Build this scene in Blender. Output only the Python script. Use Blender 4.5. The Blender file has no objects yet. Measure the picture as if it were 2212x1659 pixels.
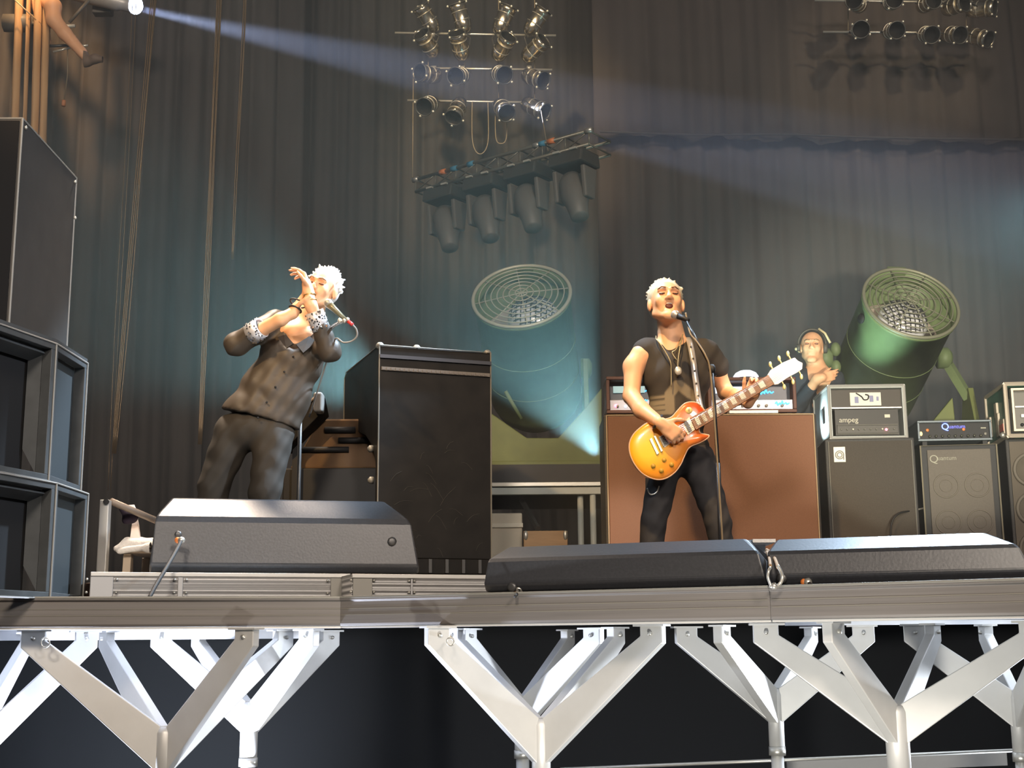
import bpy, bmesh, math, random
import numpy as np
from mathutils import Vector, Matrix, Quaternion
random.seed(7); rng = np.random.default_rng(7)
SC = bpy.context.scene
COL = SC.collection

# ------------------------------------------------------------------ camera
IW, IH, F = 2212.0, 1659.0, 2880.0
CAMZ = 1.6; PITCH = math.atan(561.0/F); ROLL = 0.0072
CO = Vector((0, 0, CAMZ))
fw = Vector((0, math.cos(PITCH), math.sin(PITCH)))
up0 = Vector((0, -math.sin(PITCH), math.cos(PITCH)))
rt0 = Vector((1, 0, 0))
rt = rt0*math.cos(ROLL) - up0*math.sin(ROLL)
upv = up0*math.cos(ROLL) + rt0*math.sin(ROLL)
cd = bpy.data.cameras.new('camera'); cam = bpy.data.objects.new('camera', cd); COL.objects.link(cam)
cd.sensor_width = 36; cd.lens = 36*F/IW; cd.clip_end = 200
cam.matrix_world = Matrix.Translation(CO) @ Matrix((rt, upv, -fw)).transposed().to_4x4()
SC.camera = cam
SC.view_settings.view_transform = 'Standard'; SC.view_settings.look = 'None'
SC.view_settings.gamma = 1; SC.view_settings.use_curve_mapping = False
SC.view_settings.exposure = 0.3
SC.cycles.use_denoising = True
SC.cycles.max_bounces = 6; SC.cycles.diffuse_bounces = 3; SC.cycles.glossy_bounces = 3
SC.cycles.volume_bounces = 0; SC.cycles.transparent_max_bounces = 6
SC.cycles.caustics_reflective = False; SC.cycles.caustics_refractive = False
SC.cycles.sample_clamp_indirect = 4.0

def ray(px, py):
    return rt*((px-IW/2)/F) + upv*(-(py-IH/2)/F) + fw
def P(px, py, Y):                      # point of the picture at distance Y
    d = ray(px, py); return CO + d*(Y/d.y)
def PZ(px, py, Z):                     # point of the picture at height Z
    d = ray(px, py); return CO + d*((Z-CAMZ)/d.z)
DZ = 1.80                              # stage deck height

# ------------------------------------------------------------------ world + lights
w = bpy.data.worlds.new('world'); SC.world = w; w.use_nodes = True
w.node_tree.nodes['Background'].inputs[0].default_value = (0.42, 0.42, 0.46, 1)
w.node_tree.nodes['Background'].inputs[1].default_value = 0.07

def spot(name, loc, aim, col, watts, deg, size=0.1, blend=0.5):
    l = bpy.data.lights.new(name, 'SPOT'); l.energy = watts; l.color = col
    l.spot_size = math.radians(deg); l.spot_blend = blend; l.shadow_soft_size = size
    o = bpy.data.objects.new(name, l); COL.objects.link(o); o.location = loc
    o.rotation_euler = (Vector(aim)-Vector(loc)).to_track_quat('-Z', 'Y').to_euler()
    return o
WARM = (1.0, 0.74, 0.42); COOL = (0.62, 0.80, 1.0); TEAL = (0.36, 0.76, 0.82)
spot('front_light_left', (-1.5, -8, 8.0), (0.2, 8.0, 3.6), (1.0, 0.86, 0.72), 3600, 50, 0.9)
spot('front_light_right', (5.0, -7, 7.0), (-0.5, 8.5, 3.2), (1.0, 0.86, 0.74), 2800, 52, 0.9)
spot('key_light_guitarist', (-0.6, 3.0, 8.0), (0.95, 7.1, 3.15), (1.0, 0.64, 0.28), 1900, 20, 0.12, 0.8)
spot('key_light_singer', (-3.6, 1.5, 6.8), (-1.05, 7.0, 3.45), (1.0, 0.64, 0.30), 1250, 18, 0.12, 0.8)
spot('back_light_singer', (1.4, 7.65, 6.2), (-1.0, 6.95, 3.25), COOL, 2600, 26, 0.1, 0.6)
spot('back_light_guitarist', (-0.6, 7.6, 6.9), (0.95, 7.05, 3.6), COOL, 1100, 20, 0.1, 0.6)
spot('back_wash_left', (-1.9, 7.6, 6.4), (-1.2, 6.2, 2.2), (1.0, 0.80, 0.62), 1500, 50, 0.3, 1.0)
spot('back_wash_right', (2.6, 7.6, 5.6), (1.7, 5.4, 2.2), COOL, 2400, 50, 0.3, 1.0)
spot('neck_light', (3.6, 4.4, 5.2), P(1690, 800, 7.0), (1, 0.93, 0.85), 1300, 8, 0.06, 0.7)
spot('top_curtain_lamp', P(60, -520, 9.3), P(60, 30, 10.9), (1.0, 0.60, 0.28), 620, 42, 0.1, 1.0)
spot('followspot_beam', P(300, 18, 10.75), P(1180, 215, 11.0), (0.55, 0.65, 1.0), 11000, 9, 0.03, 0.3)
# teal uplights standing behind the amplifiers
spot('uplight_behind_brown_cabinet', P(1291, 985, 8.64), P(1110, 660, 8.05), TEAL, 400, 60, 0.03, 0.35)
spot('uplight_behind_black_case', P(880, 880, 8.5), P(530, 690, 8.0), TEAL, 480, 62, 0.04, 0.7)
spot('uplight_behind_guitarist', P(1640, 960, 8.75), P(1600, 560, 9.3), TEAL, 60, 95, 0.05, 1.0)
spot('uplight_right', P(1800, 985, 9.26), P(1850, 700, 9.1), (0.6, 0.95, 0.85), 110, 56, 0.05, 0.8)
spot('side_lamp_rack', P(1738, 935, 8.9), P(1790, 905, 8.8), (0.72, 0.95, 1.0), 22, 90, 0.03, 0.8)
spot('uplight_far_right', P(2330, 420, 9.0), P(2000, 640, 11), TEAL, 160, 80, 0.05, 1.0)
spot('searchlight_fill_right', (1.2, -3, 1.0), P(1930, 780, 9.6), (1.0, 0.95, 0.75), 5200, 13, 0.2, 0.7)  # added fill that brightens the right searchlight drum, no known lamp
spot('rig_light', (-1.5, 3.0, 8.6), P(1035, 140, 11.3), (1.0, 0.76, 0.42), 2600, 18, 0.15, 0.7)
spot('rig_light_right', (5.5, 4.0, 8.8), P(1980, 60, 11.5), (1.0, 0.80, 0.50), 900, 16, 0.15, 0.7)
spot('side_light_right', (4.6, 4.6, 5.0), (-2.3, 6.2, 3.1), (0.76, 0.87, 1.0), 800, 30, 0.15, 0.7)
# white work lights under the stage
spot('understage_lamp_left', (-1.75, 6.25, 0.55), (-1.6, 6.2, 1.7), (0.72, 0.80, 1.0), 420, 140, 0.08, 0.4)
spot('understage_lamp_left_back', (-2.2, 8.3, 0.1), P(330, 1600, 10.4), (0.74, 0.84, 1.0), 110, 95, 0.1, 1.0)
spot('understage_lamp_centre', (0.6, 3.7, 0.1), (0.8, 5.9, 1.5), (1.0, 0.98, 0.92), 210, 100, 0.1, 0.8)
spot('understage_lamp_right', (3.2, 7.0, 0.8), (1.8, 5.6, 1.65), (0.80, 0.88, 1.0), 600, 100, 0.1, 0.8)

# ------------------------------------------------------------------ materials
_m = {}
def mat(name, col, rough=0.6, metal=0.0, emit=None, es=0.0, nscale=0, namt=0.25, bump=0, stretch=(1, 1, 1), trans=0, sheen=0):
    if name in _m: return _m[name]
    m = bpy.data.materials.new(name); m.use_nodes = True; nt = m.node_tree
    b = nt.nodes['Principled BSDF']
    b.inputs['Roughness'].default_value = rough; b.inputs['Metallic'].default_value = metal
    b.inputs['Base Color'].default_value = (*col, 1)
    if emit: b.inputs['Emission Color'].default_value = (*emit, 1); b.inputs['Emission Strength'].default_value = es
    if trans: b.inputs['Transmission Weight'].default_value = trans
    if nscale:
        tc = nt.nodes.new('ShaderNodeTexCoord'); mp = nt.nodes.new('ShaderNodeMapping'); mp.inputs['Scale'].default_value = stretch
        n = nt.nodes.new('ShaderNodeTexNoise'); n.inputs['Scale'].default_value = nscale; n.inputs['Detail'].default_value = 4
        cr = nt.nodes.new('ShaderNodeMix'); cr.data_type = 'RGBA'
        cr.inputs[6].default_value = (*[c*(1-namt) for c in col], 1); cr.inputs[7].default_value = (*[min(1, c*(1+namt)) for c in col], 1)
        nt.links.new(tc.outputs['Object'], mp.inputs[0]); nt.links.new(mp.outputs[0], n.inputs['Vector'])
        nt.links.new(n.outputs['Fac'], cr.inputs[0]); nt.links.new(cr.outputs[2], b.inputs['Base Color'])
        if bump:
            bp = nt.nodes.new('ShaderNodeBump'); bp.inputs['Strength'].default_value = bump; bp.inputs['Distance'].default_value = 0.01
            nt.links.new(n.outputs['Fac'], bp.inputs['Height']); nt.links.new(bp.outputs[0], b.inputs['Normal'])
    _m[name] = m; return m
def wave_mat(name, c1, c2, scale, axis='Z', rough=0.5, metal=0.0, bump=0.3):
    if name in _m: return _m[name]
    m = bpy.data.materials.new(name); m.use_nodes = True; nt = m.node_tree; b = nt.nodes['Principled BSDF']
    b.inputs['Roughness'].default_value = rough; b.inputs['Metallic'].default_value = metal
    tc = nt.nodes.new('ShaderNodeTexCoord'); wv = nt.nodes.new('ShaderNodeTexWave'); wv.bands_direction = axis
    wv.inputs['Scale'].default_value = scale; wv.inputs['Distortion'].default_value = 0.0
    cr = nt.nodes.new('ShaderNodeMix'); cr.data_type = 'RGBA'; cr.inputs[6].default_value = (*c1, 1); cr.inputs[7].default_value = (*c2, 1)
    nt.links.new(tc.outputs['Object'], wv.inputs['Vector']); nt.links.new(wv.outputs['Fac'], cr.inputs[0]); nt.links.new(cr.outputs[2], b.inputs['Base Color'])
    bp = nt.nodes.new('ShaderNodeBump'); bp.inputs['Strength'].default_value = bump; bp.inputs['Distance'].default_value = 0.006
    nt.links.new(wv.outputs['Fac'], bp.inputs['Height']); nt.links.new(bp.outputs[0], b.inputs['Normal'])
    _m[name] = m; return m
M_ALU = mat('aluminium', (0.62, 0.61, 0.58), 0.45, 0.35, nscale=6, namt=0.12)
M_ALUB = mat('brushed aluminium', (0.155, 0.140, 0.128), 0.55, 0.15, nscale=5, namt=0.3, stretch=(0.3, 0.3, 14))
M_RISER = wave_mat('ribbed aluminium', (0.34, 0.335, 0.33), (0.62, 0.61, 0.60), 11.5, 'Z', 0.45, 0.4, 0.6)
M_BLKPAINT = mat('black speaker paint', (0.040, 0.042, 0.048), 0.36, nscale=90, namt=0.3, bump=0.05)
M_BLKCASE = mat('black scuffed laminate', (0.011, 0.010, 0.009), 0.5, nscale=9, namt=0.7)
M_BLKCASE.node_tree.nodes['Principled BSDF'].inputs['Specular IOR Level'].default_value = 0.2
M_BLACK = mat('black', (0.012, 0.012, 0.013), 0.6)
M_DECK = mat('black stage plywood', (0.03, 0.028, 0.028), 0.6, nscale=8, namt=0.4)
M_UNDER = mat('pale deck underside', (0.45, 0.46, 0.48), 0.7)
M_CURT = mat('black velour', (0.060, 0.053, 0.049), 0.95, nscale=3, namt=0.2)
M_CURTR = mat('dark brown grey velour', (0.066, 0.053, 0.047), 0.95, nscale=3, namt=0.2)
M_CHROME = mat('polished aluminium can', (0.70, 0.62, 0.48), 0.24, 1.0)
M_STEEL = mat('pale steel', (0.6, 0.58, 0.52), 0.35, 0.7)
M_DSTEEL = mat('dark steel', (0.10, 0.10, 0.10), 0.4, 0.6)
M_GREEN = mat('army green paint', (0.15, 0.20, 0.085), 0.55, nscale=12, namt=0.2)
M_OLIVE = mat('olive paint', (0.14, 0.165, 0.045), 0.55, nscale=12, namt=0.2)
M_WHITE = mat('white towelling', (0.85, 0.82, 0.78), 0.9, nscale=90, namt=0.1, bump=0.4)
M_EDGE = mat('worn corner edge', (0.24, 0.23, 0.20), 0.5, 0.3)
M_SKIN = mat('skin', (0.80, 0.43, 0.235), 0.5, nscale=25, namt=0.08)
M_GREY = mat('grey plastic', (0.30, 0.28, 0.25), 0.45)

# ------------------------------------------------------------------ mesh helpers
def obj(name, bm_or_mesh, m=None, parent=None, smooth=False, bevel=0, seg=2, solid=0):
    if isinstance(bm_or_mesh, bmesh.types.BMesh):
        bmesh.ops.recalc_face_normals(bm_or_mesh, faces=bm_or_mesh.faces[:])
        me = bpy.data.meshes.new(name); bm_or_mesh.to_mesh(me); bm_or_mesh.free()
    else: me = bm_or_mesh
    if m: me.materials.append(m)
    if smooth: me.polygons.foreach_set('use_smooth', [True]*len(me.polygons))
    o = bpy.data.objects.new(name, me); COL.objects.link(o)
    if parent: o.parent = parent; o.matrix_parent_inverse = parent.matrix_basis.inverted()
    if bevel:
        b = o.modifiers.new('bevel', 'BEVEL'); b.width = bevel; b.segments = seg; b.limit_method = 'ANGLE'; b.angle_limit = 0.6
        b.harden_normals = False
    if solid:
        s = o.modifiers.new('solid', 'SOLIDIFY'); s.thickness = solid
    return o
def tag(o, label, cat, group=None, kind=None):
    if label: o['label'] = label
    if cat: o['category'] = cat
    if group: o['group'] = group
    if kind: o['kind'] = kind
    return o
def thing(name, label, cat, loc=(0, 0, 0), rz=0, group=None, kind=None):
    o = bpy.data.objects.new(name, None); COL.objects.link(o); o.location = loc; o.rotation_euler = (0, 0, rz)
    o.empty_display_size = 0.1
    return tag(o, label, cat, group, kind)
def N(): return bmesh.new()
def box(bm, lo, hi, M=None):
    vs = [bm.verts.new((x, y, z)) for x in (lo[0], hi[0]) for y in (lo[1], hi[1]) for z in (lo[2], hi[2])]
    if M is not None:
        for v in vs: v.co = M @ v.co
    for f in ((0, 1, 3, 2), (4, 6, 7, 5), (0, 4, 5, 1), (2, 3, 7, 6), (0, 2, 6, 4), (1, 5, 7, 3)): bm.faces.new([vs[i] for i in f])
    return bm
def prism(bm, pts, a, b, M=None):
    """polygon pts (u,v) swept from a to b; default map (s,u,v)->(x=s,y=u,z=v)"""
    A = [bm.verts.new((a, p[0], p[1])) for p in pts]; B = [bm.verts.new((b, p[0], p[1])) for p in pts]
    n = len(pts); bm.faces.new(A); bm.faces.new(B[::-1])
    for i in range(n): bm.faces.new((A[i], B[i], B[(i+1) % n], A[(i+1) % n]))
    if M is not None:
        for v in A+B: v.co = M @ v.co
    return bm
def frame_of(d):
    d = Vector(d).normalized(); a = Vector((0, 0, 1)) if abs(d.z) < 0.9 else Vector((1, 0, 0))
    x = a.cross(d).normalized(); y = d.cross(x); return x, y, d
def tube(bm, pts, r, n=10, cap=True):
    pts = [Vector(p) for p in pts]; rs = r if isinstance(r, (list, tuple)) else [r]*len(pts)
    rings = []; x = None
    for i, p in enumerate(pts):
        d = (pts[min(i+1, len(pts)-1)]-pts[max(i-1, 0)]).normalized()
        if x is None: x, y, _ = frame_of(d)
        else:
            x = (x - d*x.dot(d)).normalized(); y = d.cross(x)
        rings.append([bm.verts.new(p + (x*math.cos(2*math.pi*k/n)+y*math.sin(2*math.pi*k/n))*rs[i]) for k in range(n)])
    for a, b in zip(rings, rings[1:]):
        for k in range(n): bm.faces.new((a[k], a[(k+1) % n], b[(k+1) % n], b[k]))
    if cap: bm.faces.new(rings[0][::-1]); bm.faces.new(rings[-1])
    return bm
def lathe(bm, prof, org=(0, 0, 0), axis=(0, 0, 1), n=24, caps=True):
    """prof: list of (radius, distance along axis)"""
    x, y, d = frame_of(axis); org = Vector(org); rings = []
    for r, h in prof:
        rings.append([bm.verts.new(org + d*h + (x*math.cos(2*math.pi*k/n)+y*math.sin(2*math.pi*k/n))*max(r, 1e-4)) for k in range(n)])
    for a, b in zip(rings, rings[1:]):
        for k in range(n): bm.faces.new((a[k], a[(k+1) % n], b[(k+1) % n], b[k]))
    if caps: bm.faces.new(rings[0][::-1]); bm.faces.new(rings[-1])
    return bm
def ringt(bm, c, axis, R, r, n=40, m=6):
    x, y, d = frame_of(axis); c = Vector(c); rings = []
    for k in range(n):
        a = 2*math.pi*k/n; e = x*math.cos(a)+y*math.sin(a)
        rings.append([bm.verts.new(c + e*(R+r*math.cos(2*math.pi*j/m)) + d*(r*math.sin(2*math.pi*j/m))) for j in range(m)])
    for k in range(n):
        a, b = rings[k], rings[(k+1) % n]
        for j in range(m): bm.faces.new((a[j], a[(j+1) % m], b[(j+1) % m], b[j]))
    return bm
def ball(bm, c, r, sc=(1, 1, 1), n=12):
    geo = bmesh.ops.create_uvsphere(bm, u_segments=n, v_segments=max(6, n//2), radius=1)
    for v in geo['verts']: v.co = Vector((v.co.x*r*sc[0], v.co.y*r*sc[1], v.co.z*r*sc[2])) + Vector(c)
    return bm
def bez(pts, n=12):
    pts = [Vector(p) for p in pts]; out = []
    for i in range(len(pts)-1):
        p0 = pts[max(i-1, 0)]; p1 = pts[i]; p2 = pts[i+1]; p3 = pts[min(i+2, len(pts)-1)]
        for k in range(n):
            t = k/n; out.append(0.5*((2*p1)+(p2-p0)*t+(2*p0-5*p1+4*p2-p3)*t*t+(3*p1-p0-3*p2+p3)*t**3))
    out.append(pts[-1]); return out
def copy_tree(o, parent=None):
    c = o.copy(); COL.objects.link(c); c.parent = parent
    for ch in o.children: copy_tree(ch, c)
    return c
def text(name, s, size, M, m, parent, ext=0.001):
    cu = bpy.data.curves.new(name, 'FONT'); cu.body = s; cu.size = size; cu.extrude = ext; cu.materials.append(m)
    tmp = bpy.data.objects.new(name, cu); COL.objects.link(tmp)
    dg = bpy.context.evaluated_depsgraph_get(); me = bpy.data.meshes.new_from_object(tmp.evaluated_get(dg))
    bpy.data.objects.remove(tmp); me.transform(M)
    if not me.materials: me.materials.append(m)
    return obj(name, me, None, parent)

# ------------------------------------------------------------------ signed-distance bodies -> one continuous mesh
class Sdf:
    def __init__(s, lo, hi, h):
        s.h = h; s.lo = np.array(lo, float); s.n = np.ceil((np.array(hi)-s.lo)/h).astype(int)+1
        s.f = np.full(tuple(s.n), 0.5, np.float32)
    def _region(s, lo, hi, pad):
        a = np.clip(np.floor((np.array(lo)-pad-s.lo)/s.h).astype(int), 0, s.n-1); b = np.clip(np.ceil((np.array(hi)+pad-s.lo)/s.h).astype(int)+1, 1, s.n)
        if np.any(b <= a): return None
        g = [s.lo[i]+s.h*np.arange(a[i], b[i]) for i in range(3)]
        return tuple(slice(a[i], b[i]) for i in range(3)), np.meshgrid(*g, indexing='ij', sparse=True)
    def _mix(s, sl, d, k, sub):
        f = s.f[sl]; d = d.astype(np.float32)
        if sub:
            d = -d; hh = np.maximum(k-np.abs(f-d), 0)/k; s.f[sl] = np.maximum(f, d)+hh*hh*k*0.25
        else:
            hh = np.maximum(k-np.abs(f-d), 0)/k; s.f[sl] = np.minimum(f, d)-hh*hh*k*0.25
    def cap(s, a, b, ra, rb=None, k=0.02, sub=False):
        rb = ra if rb is None else rb; a = np.array(a, float); b = np.array(b, float); R = max(ra, rb)
        q = s._region(np.minimum(a, b)-R, np.maximum(a, b)+R, k+0.03)
        if q is None: return s
        sl, (X, Y, Z) = q; ba = b-a; L = float(ba@ba)+1e-12
        t = np.clip(((X-a[0])*ba[0]+(Y-a[1])*ba[1]+(Z-a[2])*ba[2])/L, 0, 1)
        d = np.sqrt((X-a[0]-t*ba[0])**2+(Y-a[1]-t*ba[1])**2+(Z-a[2]-t*ba[2])**2)-(ra+(rb-ra)*t)
        s._mix(sl, d, k, sub); return s
    def ell(s, c, r, axes=None, k=0.02, sub=False):
        c = np.array(c, float); R = max(r)
        q = s._region(c-R, c+R, k+0.03)
        if q is None: return s
        sl, (X, Y, Z) = q; A = np.eye(3) if axes is None else np.array([list(v) for v in axes], float)
        U = [((X-c[0])*A[i][0]+(Y-c[1])*A[i][1]+(Z-c[2])*A[i][2]) for i in range(3)]
        k0 = np.sqrt(sum((U[i]/r[i])**2 for i in range(3)))+1e-9; k1 = np.sqrt(sum((U[i]/r[i]**2)**2 for i in range(3)))+1e-9
        s._mix(sl, k0*(k0-1)/k1, k, sub); return s
    def plane(s, c, nrm):        # keep the side the normal points away from
        c = np.array(c, float); nrm = np.array(nrm, float); nrm /= np.linalg.norm(nrm)
        g = [s.lo[i]+s.h*np.arange(s.n[i]) for i in range(3)]; X, Y, Z = np.meshgrid(*g, indexing='ij', sparse=True)
        s.f = np.maximum(s.f, ((X-c[0])*nrm[0]+(Y-c[1])*nrm[1]+(Z-c[2])*nrm[2]).astype(np.float32)); return s
    def mesh(s, name, wob=0.0, relax=1):
        f = s.f
        if wob:
            g = [s.lo[i]+s.h*np.arange(s.n[i]) for i in range(3)]; X, Y, Z = np.meshgrid(*g, indexing='ij', sparse=True)
            f = f+wob*(np.sin(X*47+Z*31+Y*9)*np.sin(Z*23-X*17+1.3)+0.6*np.sin(X*83-Z*61+Y*40)).astype(np.float32)
        ins = f < 0; n = f.shape
        C = [slice(0, n[i]-1) for i in range(3)]
        cnt = np.zeros((n[0]-1, n[1]-1, n[2]-1), np.int8)
        for dx in (0, 1):
            for dy in (0, 1):
                for dz in (0, 1): cnt += ins[dx:n[0]-1+dx, dy:n[1]-1+dy, dz:n[2]-1+dz]
        act = (cnt > 0) & (cnt < 8); idx = np.argwhere(act); M = len(idx)
        vid = np.full(act.shape, -1, np.int64); vid[tuple(idx.T)] = np.arange(M)
        pos = np.zeros((M, 3)); num = np.zeros(M)
        cor = [(a, b, c) for a in (0, 1) for b in (0, 1) for c in (0, 1)]
        for a in cor:
            for ax in range(3):
                if a[ax]: continue
                b = list(a); b[ax] = 1
                fa = f[idx[:, 0]+a[0], idx[:, 1]+a[1], idx[:, 2]+a[2]]; fb = f[idx[:, 0]+b[0], idx[:, 1]+b[1], idx[:, 2]+b[2]]
                cr = (fa < 0) != (fb < 0); t = np.where(cr, fa/np.where(cr, fa-fb, 1), 0)
                p = idx+np.array(a); p = p.astype(float); p[:, ax] += t
                pos[cr] += p[cr]; num += cr
        pos = s.lo+s.h*pos/num[:, None]
        faces = []
        for ax in range(3):
            o = [0, 1, 2]; o.remove(ax); u, v = o
            sa = [slice(1, n[i]-1) for i in range(3)]; sb = list(sa); sa[ax] = slice(0, n[ax]-1); sb[ax] = slice(1, n[ax])
            A = ins[tuple(sa)]; B = ins[tuple(sb)]; e = np.argwhere(A != B)
            if not len(e): continue
            fl = A[tuple(e.T)]; base = e.copy(); base[:, u] += 1; base[:, v] += 1
            q = []
            for du, dv in ((0, 0), (1, 0), (1, 1), (0, 1)):
                c = base.copy(); c[:, u] -= du; c[:, v] -= dv; q.append(vid[tuple(c.T)])
            q = np.stack(q, 1); q[~fl] = q[~fl][:, ::-1]
            if ax == 1: q = q[:, ::-1]
            faces.append(q)
        faces = np.concatenate(faces); faces = faces[(faces >= 0).all(1)]
        for _ in range(relax):
            acc = np.zeros_like(pos); c = np.zeros(M)
            for i in range(4):
                np.add.at(acc, faces[:, i], pos[faces[:, (i+1) % 4]]+pos[faces[:, (i+3) % 4]]); np.add.at(c, faces[:, i], 2)
            pos = 0.5*pos+0.5*acc/np.maximum(c, 1)[:, None]
        me = bpy.data.meshes.new(name); me.from_pydata(pos.tolist(), [], faces.tolist()); me.update()
        return me
def hand(S, wrist, d, nrm, thumb, curls, spread=0.12, sc=1.0, k=0.006, thumb_out=0.9, tcurl=0.3):
    """wrist point; d to the fingers; nrm = way the palm faces; thumb = unit vector to the thumb side"""
    wrist = Vector(wrist); d = Vector(d).normalized(); nrm = Vector(nrm); nrm = (nrm-d*nrm.dot(d)).normalized()
    t = d.cross(nrm); t = t if t.dot(Vector(thumb)) > 0 else -t
    pc = wrist+d*0.048*sc
    S.ell(pc, (0.052*sc, 0.040*sc, 0.017*sc), (d, t, nrm), k=0.01)
    S.cap(wrist-d*0.01, wrist+d*0.03*sc, 0.027*sc, 0.026*sc, k=0.015)
    ln = (0.072, 0.080, 0.075, 0.058)
    for i in range(4):
        off = (0.030-0.020*i)*sc; p = wrist+d*(0.090-0.004*abs(i-1))*sc+t*off
        th = 0.0; sd = (1.5-i)*spread
        S.cap(wrist+d*0.04*sc+t*off*0.8, p, 0.013*sc, 0.0105*sc, k=k)
        for j, fr in enumerate((0.45, 0.30, 0.25)):
            th += curls[i][j] if isinstance(curls[i], (tuple, list)) else curls[i]
            dd = (d*math.cos(th)+nrm*math.sin(th)+t*sd*math.cos(th)).normalized()
            q = p+dd*ln[i]*fr*sc; r0 = (0.0098, 0.0088, 0.008)[j]*sc; S.cap(p, q, r0, r0*0.92, k=k); p = q
    p = wrist+d*0.025*sc+t*0.028*sc; dd = (d*(1-thumb_out*0.5)+t*thumb_out+nrm*0.3).normalized()
    for j, L in enumerate((0.036, 0.032, 0.026)):
        q = p+dd*L*sc; S.cap(p, q, (0.014, 0.011, 0.0095)[j]*sc, (0.011, 0.0095, 0.008)[j]*sc, k=0.008); p = q
        dd = (dd+d*tcurl+nrm*tcurl*0.6).normalized()
def head(S, c, f, u, sc=1.0, mouth=0.5, eyes=True):
    """c head centre, f the way the face looks, u the crown"""
    c = Vector(c); f = Vector(f).normalized(); u = Vector(u); u = (u-f*u.dot(f)).normalized(); r = f.cross(u)
    def L(x, y, z): return c+(r*x+f*y+u*z)*sc
    ax = (r, f, u)
    e = lambda x, y, z, R, k=0.02, sub=False: S.ell(L(x, y, z), tuple(q*sc for q in R), ax, k=k*sc, sub=sub)
    e(0, -0.012, 0.035, (0.077, 0.095, 0.085)); e(0, 0.022, -0.025, (0.061, 0.070, 0.085), 0.03)
    for s in (-1, 1):
        S.cap(L(0.052*s, 0.0, -0.055), L(0.014*s, 0.070, -0.100), 0.020*sc, 0.020*sc, k=0.02)
        e(0.038*s, 0.066, -0.018, (0.022, 0.022, 0.026), 0.02)
        e(0.080*s, -0.006, -0.005, (0.010, 0.020, 0.033), 0.008)
        S.cap(L(0.012*s, 0.096, 0.032), L(0.046*s, 0.080, 0.030), 0.009*sc, 0.007*sc, k=0.012)
    e(0, 0.076, -0.104, (0.022, 0.020, 0.018), 0.02)
    S.cap(L(0, 0.090, 0.022), L(0, 0.110, -0.020), 0.008*sc, 0.013*sc, k=0.012)
    for s in (-1, 1): e(0.013*s, 0.100, -0.025, (0.009, 0.011, 0.008), 0.008)
    for s in (-1, 1): e(0.031*s, 0.100, 0.010, (0.016, 0.014, 0.010), 0.012, True)
    S.cap(L(-0.020, 0.084, -0.050+0.012*mouth), L(0.020, 0.084, -0.050+0.012*mouth), 0.009*sc, k=0.008)
    S.cap(L(-0.017, 0.084, -0.060-0.016*mouth), L(0.017, 0.084, -0.060-0.016*mouth), 0.009*sc, k=0.008)
    if mouth: e(0, 0.092, -0.056, (0.022, 0.018, 0.013*mouth+0.004), 0.006, True)
    return L, ax
def face_parts(L, ax, par, sc=1.0, mouth=0.5, brow_m=None, closed=True):
    r, f, u = ax
    def dab(name, c, R, m):
        bm = N(); ball(bm, (0, 0, 0), 1, n=14)
        for v in bm.verts: q = v.co.copy(); v.co = c+(r*q.x*R[0]+f*q.y*R[1]+u*q.z*R[2])*sc
        return obj(name, bm, m, par, True)
    dk = mat('dark mouth', (0.10, 0.02, 0.015), 0.6); te = mat('teeth', (0.8, 0.75, 0.65), 0.3)
    lid = mat('eyelid skin', (0.55, 0.27, 0.17), 0.5); bw = brow_m or mat('brow hair', (0.30, 0.17, 0.09), 0.8)
    for s in (-1, 1):
        dab('eyelid' if closed else 'eye', L(0.031*s, 0.084, 0.009), (0.014, 0.009, 0.008), lid)
        bm = N(); tube(bm, [L(0.018*s, 0.0925, 0.007), L(0.031*s, 0.0945, 0.004), L(0.044*s, 0.089, 0.006)], 0.0022*sc, 6); obj('eyelashes', bm, M_BLACK, par, True)
        bm = N(); tube(bm, [L(0.014*s, 0.107, 0.031), L(0.032*s, 0.101, 0.037), L(0.050*s, 0.084, 0.032)], [0.003*sc, 0.004*sc, 0.002*sc], 6); obj('eyebrow', bm, bw, par, True)
    if mouth:
        dab('mouth', L(0, 0.080, -0.056), (0.019, 0.008, 0.010*mouth+0.003), dk)
        dab('teeth', L(0, 0.083, -0.049+0.004*mouth), (0.014, 0.006, 0.003), te)

# ================================================================== SETTING
# ground and dark cloth under the stage
bm = N(); box(bm, (-14, -1, -0.1), (14, 16, 0)); tag(obj('floor', bm, mat('dark concrete', (0.03, 0.03, 0.033), 0.8, nscale=3)), 'dark floor under and before the stage', None, kind='structure')
E = [PZ(-500, 1294, DZ), PZ(740, 1293, DZ), PZ(1668, 1270, DZ), PZ(3000, 1231.0, DZ)]
poly = [(e.x, e.y+0.03) for e in E]+[(9, E[3].y+0.03), (9, 14.2), (-9, 14.2), (-9, E[0].y+0.03)]
def slab(name, poly, z0, z1, m, label, kind='structure'):
    bm = N(); A = [bm.verts.new((p[0], p[1], z0)) for p in poly]; B = [bm.verts.new((p[0], p[1], z1)) for p in poly]
    bm.faces.new(A); bm.faces.new(B[::-1])
    for i in range(len(poly)): j = (i+1) % len(poly); bm.faces.new((A[i], A[j], B[j], B[i]))
    return tag(obj(name, bm, m), label, None, kind=kind)
slab('stage_deck', poly, DZ-0.03, DZ, M_DECK, 'black plywood stage deck')
under = slab('trim_1', [(p[0], p[1]+0.05) for p in poly], DZ-0.065, DZ-0.032, M_UNDER, 'pale underside panels of the stage deck')
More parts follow.
